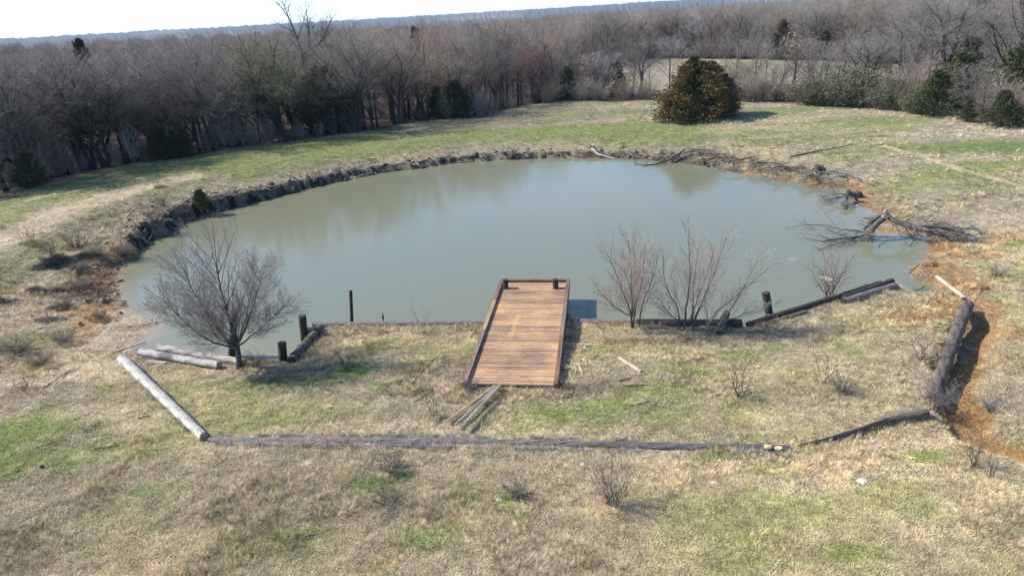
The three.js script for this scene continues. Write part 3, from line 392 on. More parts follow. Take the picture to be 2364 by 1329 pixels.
// ---- hedgerow trees between the two fields
for (const [px, deep, kind, turn, sc, tm, cm, label] of [
  [1826, 6, 4, 0, .74, M.barkDark, M.twigGrey, 'slim tree with a dark straight trunk and reddish top behind the olive bushes'], [1988, 7, 3, 1, .78, M.barkDark, M.twigGrey, 'round-topped bare tree on several dark stems behind the middle olive bush'], [1880, 9, 1, 2, .62, M.bark, M.twigGrey, 'thin bare tree left of the round-topped tree'], [1740, 5, 2, .4, .8, M.bark, M.twigGrey, 'bare grey tree behind the dark bush by the lone cedar'], [1695, 8, 0, 1.4, .8, M.bark, M.twigGrey, 'bare grey tree whose top shows over the lone cedar'],
  [1478, 6, 5, .7, .85, M.bark, M.twigGrey, 'wide bare tree left of the lone cedar'], [1285, 5, 1, .1, .9, M.bark, M.twigGrey, 'bare grey tree at the left end of the hedgerow'], [1545, 9, 2, .9, .8, M.bark, M.twigPale, 'pale bare tree behind the lone cedar'], [1405, 8, 4, 2.2, .75, M.bark, M.twigGrey, 'thin bare tree behind the hedgerow left of the lone cedar'],
  [2075, 12, 3, 3.1, .95, M.bark, M.twigGrey, 'wide bare tree with light grey limbs right of the round-topped tree'], [2180, 16, 3, .2, 1.15, M.barkDark, M.twigGrey, 'large bare tree with fanned dark limbs left of the green cedar tip'], [2335, 14, 1, 2.9, 1.3, M.barkDark, M.twigGrey, 'large bare tree with dark slanting limbs near the right border'], [2400, 12, 5, 1, 1.3, M.barkDark, M.twigGrey, 'large bare tree cut off by the right border'], [2240, -1.6, 2, .5, .55, M.bark, M.twigGrey, 'grey bare sapling tree standing forward on the right field'], [2275, 0, 0, 2.5, .5, M.bark, M.twigGrey, 'low grey bare tree right of the forward sapling tree'], [2138, 10, 0, 1.9, .8, M.bark, M.twigPale, 'pale bare tree behind the wide dark cedar'], [1935, 14, 0, .3, .62, M.bark, M.twigPale, 'small pale bare tree behind the round-topped tree'], [2040, 9, 4, .9, .6, M.bark, M.twigGrey, 'thin bare tree right of the round-topped tree'],
]) plant('bare_tree', kinds[kind], atEdge(px, deep), turn, sc, tm, cm, label, 'tree');
for (let px = 1255, n = 0; px < 2140; px += 34, n++) { if (Math.abs(px - 1600) < 95) continue; const pale = n % 3 === 1; plant('bare_tree', kinds[(n * 5 + 1) % 6], atEdge(px + (pick() - .5) * 16, 2.5 + pick() * 9), n * 1.3, mixN(.4, .66, pick()), M.bark, pale ? M.twigPale : n % 3 ? M.twigBrown : M.twigGrey, `small ${pale ? 'pale' : n % 3 ? 'brown' : 'grey'} bare tree in the hedgerow ${px < 1600 ? 'left' : 'right'} of the lone cedar`, 'tree', `small trees in the hedgerow ${px < 1600 ? 'left' : 'right'} of the lone cedar`); }
// russet leaves that still hang on two small oaks
for (const [px, deep, H, label] of [[1362, 2.5, 4.6, 'small oak with russet dead leaves in the hedgerow left of the lone cedar'], [1332, 9, 5.2, 'thin oak with sparse russet leaves behind the pointed cedar'], [1826, 5, 6.6, 'slim oak with pinkish dead leaves at its top behind the olive bushes']]) {
  const g = growTree({ wood: 0, stems: [{ pts: [V(0, -.2, 0), V(.1, 2.4, 0), V(0, 4.6, .1)], r0: .07, r1: .02, sides: 5 }], levels: [{ n: 12, ang: .9, ratio: .35, start: .5, up: .05, wig: .3, segs: 2, sides: 3, rr: .5 }, { n: 6, ang: .8, ratio: .5, start: .2, up: 0, wig: .3, segs: 1, sides: 3 }] }, px, true), r = rng(px + 1), lv = new MB();
  for (const [p] of g.tips) for (let k = 0; k < (px > 1800 ? 2 : 4); k++) { const c = p.clone().add(V(r() - .5, r() - .5, r() - .5).multiplyScalar(.7)), e = V(r() - .5, r() - .7, r() - .5).normalize(), s = V(r() - .5, r() - .5, r() - .5).cross(e).normalize(), L = .12 + .09 * r(); lv.face(c.clone().addScaledVector(s, -L * .4), c.clone().addScaledVector(s, L * .4), c.clone().addScaledVector(e, L)); }
  const o = plant('oak_sapling', g, atEdge(px, deep), 0, H / 4.6, M.bark, M.twigBrown, label, 'tree'); lv.build('dead_leaves', M.deadLeaf, o);
}
// ---- trees one can tell apart along the far edge of the second field
for (let px = 1250, n = 0; px < 2500; px += 30, n++) {
  const a = bearing(px, 120), th = a * 180 / Math.PI, R = curve(REDGE, th) + curve(WOODS, th) + 1 + pick() * 7, p = onGround(Math.sin(a) * R, -Math.cos(a) * R), k = Math.floor(pick() * 6);
  plant('bare_tree', kinds[k], p, pick() * 6.28, mixN(.85, 1.1, pick()), barkMats[k % 4], [M.twigGrey, M.twigGrey, M.twigPale, M.twigBrown, M.twigDark][n % 5], `${['grey', 'grey', 'pale', 'brown', 'dark'][n % 5]} bare tree beyond the second field, ${px < 1700 ? 'left of' : px < 2050 ? 'right behind' : 'far right of'} the lone cedar`, 'tree', 'trees along the far edge of the second field');
}
for (const [px, deep, k, sc, inner, outer, label] of [[1805, 3, 0, [1.7, 1.5], M.cedarDark, M.cedarOlive, 'dark green cedar at the far edge of the second field'], [1795, 0, 1, 1.1, M.cedarDark, M.cedarGreen, 'low dark cedar beside the far-edge cedar'], [1905, 4, 0, 1.2, M.cedarGreen, M.cedarOlive, 'olive cedar among the bare trees beyond the second field'], [2000, 3, 1, 1.2, M.cedarDark, M.cedarGreen, 'dark bush under the russet tree beyond the second field'], [2240, 14, 0, 2.5, M.cedarDark, M.cedarOlive, 'dark cedar high among the bare trees at upper right'], [960, 40, 2, [2.55, 1.4], M.cedarDark, M.cedarDark, 'dark cedar top among the reddish trees of the left wood']]) {
  const a = bearing(px, 110), th = a * 180 / Math.PI, R = curve(REDGE, th) + Math.max(0, curve(WOODS, th)) + deep; cedar('cedar_tree', smallCedars[k], onGround(Math.sin(a) * R, -Math.cos(a) * R), px, sc, inner, outer, label);
}
{ const a = bearing(2025, 80), th = a * 180 / Math.PI, R = curve(REDGE, th) + curve(WOODS, th) + 4; plant('bare_tree', kinds[4], onGround(Math.sin(a) * R, -Math.cos(a) * R), 1, 1.05, M.bark, std(.22, .09, .07), 'dark russet tree beyond the second field', 'tree'); }

// ---- the mass of the woods behind, one object per tone of far-off twigs
{
  const far = { wood: 0, levels: [{ n: 10, ang: .8, ratio: .75, start: .25, up: .05, wig: .4, segs: 3, sides: 4, rr: .45, short: .45 }, { n: 8, ang: .75, ratio: .52, start: .12, up: .03, wig: .4, segs: 2, sides: 3, rr: .5, min: .014 }, { n: 6, ang: .75, ratio: .55, start: .1, up: .05, wig: .25, segs: 1, sides: 3, rr: .6, min: .013 }, { n: 3, ang: .7, ratio: .6, start: .1, up: .03, wig: .2, segs: 1, sides: 3, rr: .7, min: .012 }] };
  const geos = [0, 1, 2].map((i) => { const g = growTree({ ...far, stems: [{ pts: [V(0, -1, 0), V(.3 * (i - 1), 3, .2), V(.6 * (i - 1), 6.6, 0)], r0: .17, r1: .05, sides: 5, segs: 4 }] }, 400 + i); const m = g.trunk, c = g.crown, o = m.p.length / 3; for (const k of ['p', 'n', 'u']) for (const v of c[k]) m[k].push(v); for (const v of c.i) m.i.push(v + o); let hi = 0; for (let k = 1; k < m.p.length; k += 3) hi = Math.max(hi, m.p[k]); m.p = m.p.map((v) => v * 9.8 / hi); return m.geo(); });
  const r = rng(9), lists = [[], [], []], put = (a, R, sc) => { const x = Math.sin(a) * R, z = -Math.cos(a) * R; lists[Math.floor(r() * 3)].push([x, Math.min(ground(x, z), 4), z, r() * 6.28, sc * mixN(.76, 1.08, r())]); };
  const fill = (a0, a1, r0f, r1, gap, sc) => { for (let a = a0; a < a1;) { const th = a * 180 / Math.PI; let R = r0f(th); while (R < r1) { put(a + (r() - .5) * gap / R, R + (r() - .5) * gap, sc); R += gap; } a += gap / Math.min(r1, r0f(th) + (r1 - r0f(th)) * .35); } };
  const D = Math.PI / 180;
  fill(-52 * D, 3.2 * D, (th) => curve(REDGE, th) + 17, 190, 4.1, 1);
  fill(3.2 * D, 54 * D, (th) => curve(REDGE, th) + curve(WOODS, th) + 8, 300, 4.6, 1);
  fill(-52 * D, 54 * D, (th) => th < 3.2 ? 190 : 300, 800, 13, 1.02);
  lists.forEach((L, i) => {
    const im = new THREE.InstancedMesh(geos[i], std(1, 1, 1), L.length), m = new THREE.Matrix4(), c = new THREE.Color(); im.name = numbered('woods');
    L.forEach(([x, y, z, t, s], k) => { m.compose(V(x, y, z), _q.setFromAxisAngle(V(0, 1, 0), t), V(s * 1.25, s, s * 1.25)); im.setMatrixAt(k, m); const q = r(), v = .5 + .85 * r(); if (q < .14) c.setRGB(.34 * v, .2 * v, .16 * v); else if (q < .3) c.setRGB(.33 * v, .275 * v, .22 * v); else c.setRGB(.28 * v, .245 * v, .2 * v); im.setColorAt(k, c); });
    tag(im, 'mass of bare grey woods stretching back to the hills', 'woods', null, 'stuff'); scene.add(im);
  });
  // underbrush along and inside the edges of the woods
  const sc = bushGeo(1.6, 1.5, 330, 9), L = [], m0 = new MB(); const g = sc.crown; const im = new THREE.InstancedMesh(g, std(1, 1, 1), 300), m = new THREE.Matrix4(), c = new THREE.Color(); im.name = numbered('underbrush');
  for (let k = 0; k < 300; k++) { const left = r() < .72, a = (left ? mixN(-46, 3, r()) : mixN(3, 44, r())) * D, th = a / D, d = Math.pow(r(), 1.5) * 22, R = curve(REDGE, th) + (left ? .3 + d : (r() < .5 ? .5 + r() * 12 : curve(WOODS, th) + r() * 8)), x = Math.sin(a) * R, z = -Math.cos(a) * R, s = .5 + 1.1 * r(); m.compose(V(x, ground(x, z), z), _q.setFromAxisAngle(V(0, 1, 0), r() * 6), V(s, s * (.8 + .8 * r()), s)); im.setMatrixAt(k, m); const v = .6 + .6 * r(); c.setRGB(.26 * v, .23 * v, .21 * v); im.setColorAt(k, c); }
  tag(im, 'bare undergrowth at the foot of the woods', 'undergrowth', null, 'stuff'); scene.add(im);
  const im2 = new THREE.InstancedMesh(g, std(1, 1, 1), 520); im2.name = numbered('underbrush');
  for (let k = 0; k < 520; k++) { const a = mixN(4, 46, r()) * D, th = a / D, R = curve(REDGE, th) + curve(WOODS, th) - 1 + r() * 9, x = Math.sin(a) * R, z = -Math.cos(a) * R, s = 1.2 + 1.6 * r(); m.compose(V(x, ground(x, z), z), _q.setFromAxisAngle(V(0, 1, 0), r() * 6), V(s * 1.2, s * (.7 + .6 * r()), s * 1.2)); im2.setMatrixAt(k, m); const v = .7 + .6 * r(); c.setRGB(.25 * v, .215 * v, .19 * v); im2.setColorAt(k, c); }
  tag(im2, 'thicket along the front of the wood beyond the second field', 'undergrowth', null, 'stuff'); scene.add(im2);
}
// ---- the wooded hills on the horizon
{
  const pos = [], idx = [], W = 1500, colr = [], rows = [1100, 1500, 2100, 2700, 3200, 3700, 4200, 4700, 5300, 6200];
  rows.forEach((R, j) => { for (let i = 0; i <= W; i++) { const th = mixN(-75, 75, i / W), a = th * Math.PI / 180, lift = curve([[-40, 4.5], [-20, 6], [0, 9], [15, 12], [40, 14]], th), top = 11.45 + 4700 / 1577 * lift, rise = smooth(1500, 4700, R), x = Math.sin(a) * R, z = -Math.cos(a) * R;
    pos.push(x, 2 + (top - 2) * rise + (fbm(x * .0015 + 3, z * .0015, 2) - .5) * 14 * smooth(1100, 2500, R) * (R > 4000 ? .5 : 1) + (fbm(th * 3 + R, R, 3) - .5) * 9 * smooth(2000, 4000, R) - (R > 5000 ? 12 : 0) + (R > 2000 && R < 5000 ? (noise(th * 9 + R, R) - .5) * 6 + (noise(th * 31, R * .7) - .5) * 5 : 0), z); { const q = smooth(.62, .72, fbm(x * .0022, z * .0045, 2)) * .7, v = .85 + .3 * noise(x * .008, z * .008); colr.push(mixN(.085, .24, q) * v, mixN(.095, .21, q) * v, mixN(.095, .15, q) * v); } if (i < W && j < rows.length - 1) { const k = j * (W + 1) + i; idx.push(k, k + 1, k + W + 1, k + 1, k + W + 2, k + W + 1); } } });
  const g = new THREE.BufferGeometry(); g.setAttribute('position', new THREE.Float32BufferAttribute(pos, 3)); g.setAttribute('color', new THREE.Float32BufferAttribute(colr, 3)); g.setIndex(idx); g.computeVertexNormals(); mesh('hills', g, std(1, 1, 1, 1, { vertexColors: true })).userData.kind = 'structure';
}
// ---------------------------------------------------------------- logs, posts and boards
function logThing(name, label, category, pts, r0, r1, mat, endMat, o = {}) {
  const t = base(name, pts[0]), loc = pts.map((p) => p.clone().sub(pts[0])), seed = (o.seed ?? used.size) * 1.37; let len = 0; for (let k = 1; k < loc.length; k++) len += loc[k].distanceTo(loc[k - 1]);
  const n = Math.max(6, Math.round(len * 4)), line = loc.length > 2 ? new THREE.CatmullRomCurve3(loc).getPoints(n) : Array.from({ length: n + 1 }, (_, k) => V().lerpVectors(loc[0], loc[1], k / n));
  const rad = line.map((_, k) => mixN(r0, r1, k / n)), mb = new MB(); mb.tube(line, rad, o.sides ?? 14, false, false, o.rough ?? 0.1, seed);
  const g = mb.geo(); if (o.stain) { const P = g.attributes.position, c = new Float32Array(P.count * 3), a = loc[0], d = loc[loc.length - 1].clone().sub(a); for (let k = 0; k < P.count; k++) { const u = V(P.getX(k), P.getY(k), P.getZ(k)).sub(a).dot(d) / d.lengthSq(), v = o.stain(u, fbm(u * len * 1.3 + seed, k % 7, 3)); c.set([v, v, v * 1.0], k * 3); } g.setAttribute('color', new THREE.BufferAttribute(c, 3)); mat = mat.clone(); mat.vertexColors = true; }
  mesh('shaft', g, mat, t);
  for (const k of [0, n]) { const e = new MB(), p = line[k], q = line[k ? n - 1 : 1], d = p.clone().sub(q).normalize(); e.tube([p.clone().addScaledVector(d, -0.02), p.clone().addScaledVector(d, 0.004), p.clone().addScaledVector(d, 0.012)], [rad[k] * .97, rad[k] * .97, rad[k] * .8], o.sides ?? 14, true, false, o.rough ?? 0.1, seed); e.build('cut_end', endMat, t); }
  for (const u of o.rings ?? []) { const k = u * n, i = Math.min(n - 1, Math.floor(k)), p = V().lerpVectors(line[i], line[i + 1], k - i), d = line[i + 1].clone().sub(line[i]).normalize(), tor = new THREE.TorusGeometry(mixN(r0, r1, u) * 1.06, o.wire ?? 0.012, 5, 20); const m = mesh('wire_band', tor, o.wireMat ?? M.wire, t); m.position.copy(p); m.quaternion.setFromUnitVectors(V(0, 0, 1), d); }
  return tag(t, label, category, o.group);
}
const lie = (px, py, lift) => level(px, py, Math.max(0, spot(px, py).y) + lift);
const above = (b, px, py) => { const d = sight(px, py), t = b.z / d.z; return V(d.x * t, EYE.y + d.y * t, b.z); };
function post(name, label, bx, by, tx, ty, r0, r1, o = {}) { const b = level(bx, by, o.y ?? 0), t = above(b, tx, ty), down = b.clone().addScaledVector(b.clone().sub(t).normalize(), 0.7); return logThing(name, label, 'post', [down, t], r0, r1, o.mat ?? M.blackPost, M.darkEnd, o); }
// the left side of the little headland
logThing('weathered_pole', 'bleached pole lying diagonally on the grass at the left', 'pole', [lie(281, 828, .13), lie(470, 1008, .1)], .175, .135, M.paleLog, M.paleEnd, { rough: .16, seed: 3 });
logThing('weathered_pole', 'bleached pole at the water, the nearer of two, with a dark band of bark', 'pole', [level(322, 812, .42), level(505, 842, .55)], .155, .13, M.paleLog, M.paleEnd, { rough: .12, seed: 5, stain: (u, n) => (u > .28 && u < .46 && n > .42 ? .35 : 1) });
logThing('weathered_pole', 'bleached pole at the water, the farther of two, ending behind the bare tree', 'pole', [level(366, 802, .42), level(562, 836, .5)], .15, .13, M.paleLog, M.paleEnd, { rough: .12, seed: 7, stain: (u, n) => (n > .62 ? .6 : 1) });
logThing('pole_stub', 'short pale pole end half buried below the bleached pair', 'pole', [lie(340, 834, .02), lie(382, 838, .02)], .06, .05, M.paleLog, M.paleEnd, { seed: 8 });
logThing('low_pole', 'dark sunken pole between the bare tree and the round post', 'pole', [level(560, 829, .3), level(672, 842, .34)], .1, .1, M.darkLog, M.endGrain, { seed: 9 });
logThing('retaining_pole', 'brown banded pole running from the water wall towards the round post', 'pole', [level(739, 757, .5), level(672, 832, .48)], .16, .17, M.brownLog, M.darkEnd, { rings: [.18, .42, .66, .9], wire: .022, seed: 11, rough: .12 });
logThing('retaining_pole', 'long pale wall pole at the water left of the dock', 'pole', [level(722, 749, .42), level(1125, 744.5, .42)], .1, .1, M.greyLog, M.endGrain, { seed: 12 });
logThing('retaining_pole', 'dark lower wall pole under the long pale one left of the dock', 'pole', [level(706, 762, .16), level(1120, 752, .2)], .12, .12, M.darkLog, M.darkEnd, { seed: 13 });
logThing('retaining_pole', 'pale wall pole at the water just right of the dock', 'pole', [level(1302, 742, .42), level(1476, 743, .44)], .1, .1, M.greyLog, M.endGrain, { seed: 14 });
logThing('retaining_pole', 'thick dark mossy wall pole behind the bare willows', 'pole', [level(1470, 748, .38), level(1712, 750, .4)], .2, .23, M.darkLog, M.darkEnd, { seed: 15, rough: .14 });
logThing('leaning_pole', 'short cracked pole lying across the mossy wall pole', 'pole', [level(1678, 722, .78), level(1661, 768, .52)], .14, .14, M.brownLog, M.darkEnd, { rings: [.3], seed: 16 });
logThing('wall_pole', 'long dark pole sloping up along the water at the right', 'pole', [level(1728, 750, .42), level(2034, 653, .5)], .13, .1, M.darkLog, M.darkEnd, { seed: 17, rough: .1 });
logThing('wall_pole', 'brown pole half buried under the long dark sloping pole', 'pole', [level(1752, 755, .36), level(1862, 721, .42)], .11, .1, M.brownLog, M.darkEnd, { seed: 18 });
logThing('wall_pole', 'dark pole end, upper of two sticking out at the right of the water wall', 'pole', [level(1950, 688, .55), level(2060, 649, .55)], .13, .13, M.darkLog, M.darkEnd, { seed: 19 });
logThing('wall_pole', 'grey pole end, lower of two sticking out at the right of the water wall', 'pole', [level(1948, 696, .5), level(2066, 660, .46)], .14, .15, M.greyLog, M.darkEnd, { seed: 20, rough: .14 });
post('round_post', 'thick round post in the water left of the wall corner', 704, 795, 697, 729, .15, .145, { seed: 21 });
post('round_post', 'short round post standing at the near corner of the cove', 654, 842, 650, 791, .15, .145, { seed: 22, y: .1 });
post('round_post', 'dark post in the water behind the big bare tree', 535, 824, 540, 718, .15, .13, { seed: 23 });
post('thin_post', 'tall thin post standing alone in the water behind the wall', 812, 752, 809, 671, .075, .07, { seed: 24, sides: 5, rough: .04 });
post('round_post', 'leaning round post with pale wires in the water at the right', 1778, 740, 1769, 676, .16, .15, { seed: 25, rings: [.55, .8], wireMat: M.paleWire, wire: .008 });
{ const b = level(884, 748, 0), t = base('metal_pipe', b), top = above(b, 883, 722).sub(b), m = new MB(); m.tube([V(0, -.6, 0), top], [.025, .025], 8, true); m.build('pipe', M.wire, t); const c = new MB(); c.tube([top.clone().multiplyScalar(.55), top.clone().multiplyScalar(.68)], [.055, .055], 8, true, true); c.build('coupling', M.wire, t); tag(t, 'thin metal pipe with a coupling sticking out of the water', 'pipe'); }
// the long pole in the foreground and the poles at the right
logThing('ground_pole', 'long grey pole lying across the grass in the foreground', 'pole', [lie(483, 1017, .01), lie(930, 1019, .02), lie(1400, 1028, .02), lie(1822, 1037, .01)], .1, .115, M.greyLog, M.endGrain, { seed: 31, rough: .08, stain: (u, n) => clamp(1.15 - u * .7 + (n - .5) * 1.0, .3, 1.2) });
logThing('split_pole', 'low split brown pole bending up to the right end of the terrace', 'pole', [lie(1845, 1031, .02), lie(1960, 1003, .06), lie(2060, 968, .12), lie(2142, 952, .2)], .055, .11, M.brownLog, M.darkEnd, { seed: 32, rough: .22, sides: 9 });
logThing('split_rail', 'thin splinter lying along the low split pole', 'pole', [lie(1850, 1027, .06), lie(1950, 1000, .14), lie(2050, 966, .2)], .035, .04, M.brownLog, M.darkEnd, { seed: 33, sides: 7 });
logThing('terrace_pole', 'thick banded pole holding the right edge of the terrace', 'pole', [level(2233, 704, .76), level(2149, 926, .64)], .225, .175, M.brownLog, M.darkEnd, { seed: 34, rough: .1, rings: [.31, .53, .65], wire: .014, stain: (u, n) => 1.0 + (n - .5) * 1.2 });
function board(name, label, a, b, w, th, mat, parent) { const t = base(name, a), d = b.clone().sub(a), g = new THREE.BoxGeometry(d.length(), th, w); const m = mesh('board', g, mat, t); m.position.copy(d).multiplyScalar(.5); m.quaternion.setFromUnitVectors(V(1, 0, 0), d.clone().normalize()); return tag(t, label, 'board'); }
board('loose_board', 'brownish loose board, left of three fanned out below the dock', lie(1143, 889, .16), lie(1031, 972, .12), .09, .03, M.boardTan);
board('loose_board', 'grey loose board, middle of three fanned out below the dock', lie(1150, 889, .2), lie(1049, 981, .18), .09, .03, M.greyLog);
board('loose_board', 'pale loose board, right of three fanned out below the dock', lie(1155, 887, .24), lie(1066, 983, .24), .1, .03, M.boardGrey);
board('thin_board', 'thin pale stick of lumber beside the dock on its right', lie(1306, 795, .08), lie(1366, 796, .05), .07, .05, M.boardPale);
board('white_board', 'pale board lying alone on the grass right of the dock', lie(1427, 824, .05), lie(1479, 857, .05), .1, .045, M.boardPale);
board('pale_plank', 'pale plank leading from the mud to the top of the thick terrace pole', lie(2162, 637, .12), level(2226, 686, .85), .13, .05, M.boardPale);
board('floating_board', 'small tan piece of board floating behind the reddish shrub', level(1899, 638, .02), level(1921, 648, .03), .22, .05, M.boardPale);
board('wood_scrap', 'small dark scrap of wood on the grass below the dock', lie(1214, 898, .03), lie(1232, 893, .03), .06, .04, M.darkLog);
for (const [x0, y0, x1, y1, label] of [[318, 966, 344, 959, 'dark stick on the grass left of the diagonal pole'], [218, 1036, 275, 1027, 'forked dark stick on the grass at the far left'], [1440, 890, 1500, 889, 'dark stick in the grass right of the dock end'], [1430, 879, 1456, 871, 'short dark stick above the longer one right of the dock end'], [1325, 932, 1342, 938, 'small pale stick in the green grass'], [950, 885, 1003, 826, 'long thin dark stick left of the dock'], [960, 926, 1000, 900, 'thin dark stick left of the fanned boards'], [1500, 925, 1470, 933, 'small dark stick in the green grass at right'], [1290, 782, 1345, 768, 'bent dry branch beside the dock'], [100, 895, 160, 855, 'dark stick on the sand by the left shore'], [260, 815, 335, 790, 'dark root along the edge of the cove'], [150, 860, 175, 857, 'dark piece of wood on the pale sand']]) {
  const a = lie(x0, y0, .03), b = lie(x1, y1, .03), mid = a.clone().lerp(b, .5).add(V(.03, .03, .05)); logThing('stick', label, 'stick', [a, mid, b], .02, .012, /pale|dry/.test(label) ? M.driftwood : M.darkLog, M.darkEnd, { sides: 5, seed: x0 * .1 });
}
// stones and lumps
function lump(name, label, category, p, sx, sy, sz, mat, seed) { const g = new THREE.IcosahedronGeometry(1, 2), P = g.attributes.position; for (let k = 0; k < P.count; k++) { const x = P.getX(k), y = P.getY(k), z = P.getZ(k), f = Math.max(.35, .4 + 1.25 * fbm(x * 2.3 + seed, y * 2.3 + z * 1.9 + seed, 3)) * (1 - .12 * (noise(x * 6 + seed, z * 6 + y * 5) > .55)); P.setXYZ(k, x * f * sx, y * f * sy, z * f * sz); } g.computeVertexNormals(); const o = mesh(name, g, mat); o.position.copy(p); return tag(o, label, category); }
for (const [px, py, s, label] of [[1647, 1115, .09, 'round white stone on the grass below the right part of the long pole'], [1991, 1111, .13, 'flat white stone on bare sand at the right'], [1160, 1223, .06, 'small white stone near the bottom middle'], [1152, 1153, .08, 'flat grey stone beside the small dead bush'], [1106, 1302, .05, 'white pebble low in the foreground, left one'], [1296, 927, .06, 'white pebble on the grass below the dock'], [1462, 884, .05, 'white scrap on the dead grass right of the dock'], [2189, 1161, .06, 'pale stone in the grass at the lower right'], [1345, 1072, .07, 'grey stone above the tall dead bush'], [243, 907, .05, 'small pale stone among dry grass at left']]) lump('stone', label, 'stone', lie(px, py, .0), s, s * .4, s * .75, M.stone, px);
lump('dark_stone', 'small dark rock left of the small dead bush', 'stone', lie(1112, 1138, .02), .07, .05, .06, M.clod, 4);
lump('dark_stone', 'small dark rock in the grass at the far left', 'stone', lie(94, 1077, .02), .06, .05, .05, M.clod, 9);
lump('tan_chunk', 'tan chunk lying on the long pole, left of two', 'chunk', lie(1774, 1031, .14), .12, .05, .08, M.foam, 12);
lump('tan_chunk', 'tan chunk lying on the long pole, right of two', 'chunk', lie(1799, 1034, .14), .09, .05, .07, M.foam, 15);
lump('mud_mound', 'orange earth mound among grass at the right', 'mound', lie(2245, 668, -.05), .55, .3, .45, M.clod.clone(), 21).material.color.setRGB(.36, .22, .1);
lump('mud_mound', 'dark clod on the orange mud at the right shore', 'mound', lie(2148, 613, .0), .3, .16, .2, M.clod.clone(), 23).material.color.setRGB(.2, .12, .06);
// a tangle of yellow rope
{ const r = rng(41), t = base('yellow_rope', lie(1325, 835, .02)), pts = []; for (const [px, py] of [[1298, 846], [1308, 842], [1314, 847], [1303, 850], [1316, 845], [1322, 852], [1314, 862], [1320, 868], [1330, 855], [1326, 846], [1331, 838], [1337, 847], [1343, 860], [1338, 842], [1330, 836], [1341, 829], [1352, 834], [1350, 841], [1340, 838], [1342, 828], [1350, 830]]) pts.push(lie(px, py, .09 + r() * .03).sub(t.position)); const c = new THREE.CatmullRomCurve3(pts), m = new MB(); m.tube(c.getPoints(160), Array(161).fill(.011), 5, true, true); m.build('rope', M.rope, t); tag(t, 'tangled yellow rope on the grass right of the dock', 'rope'); }

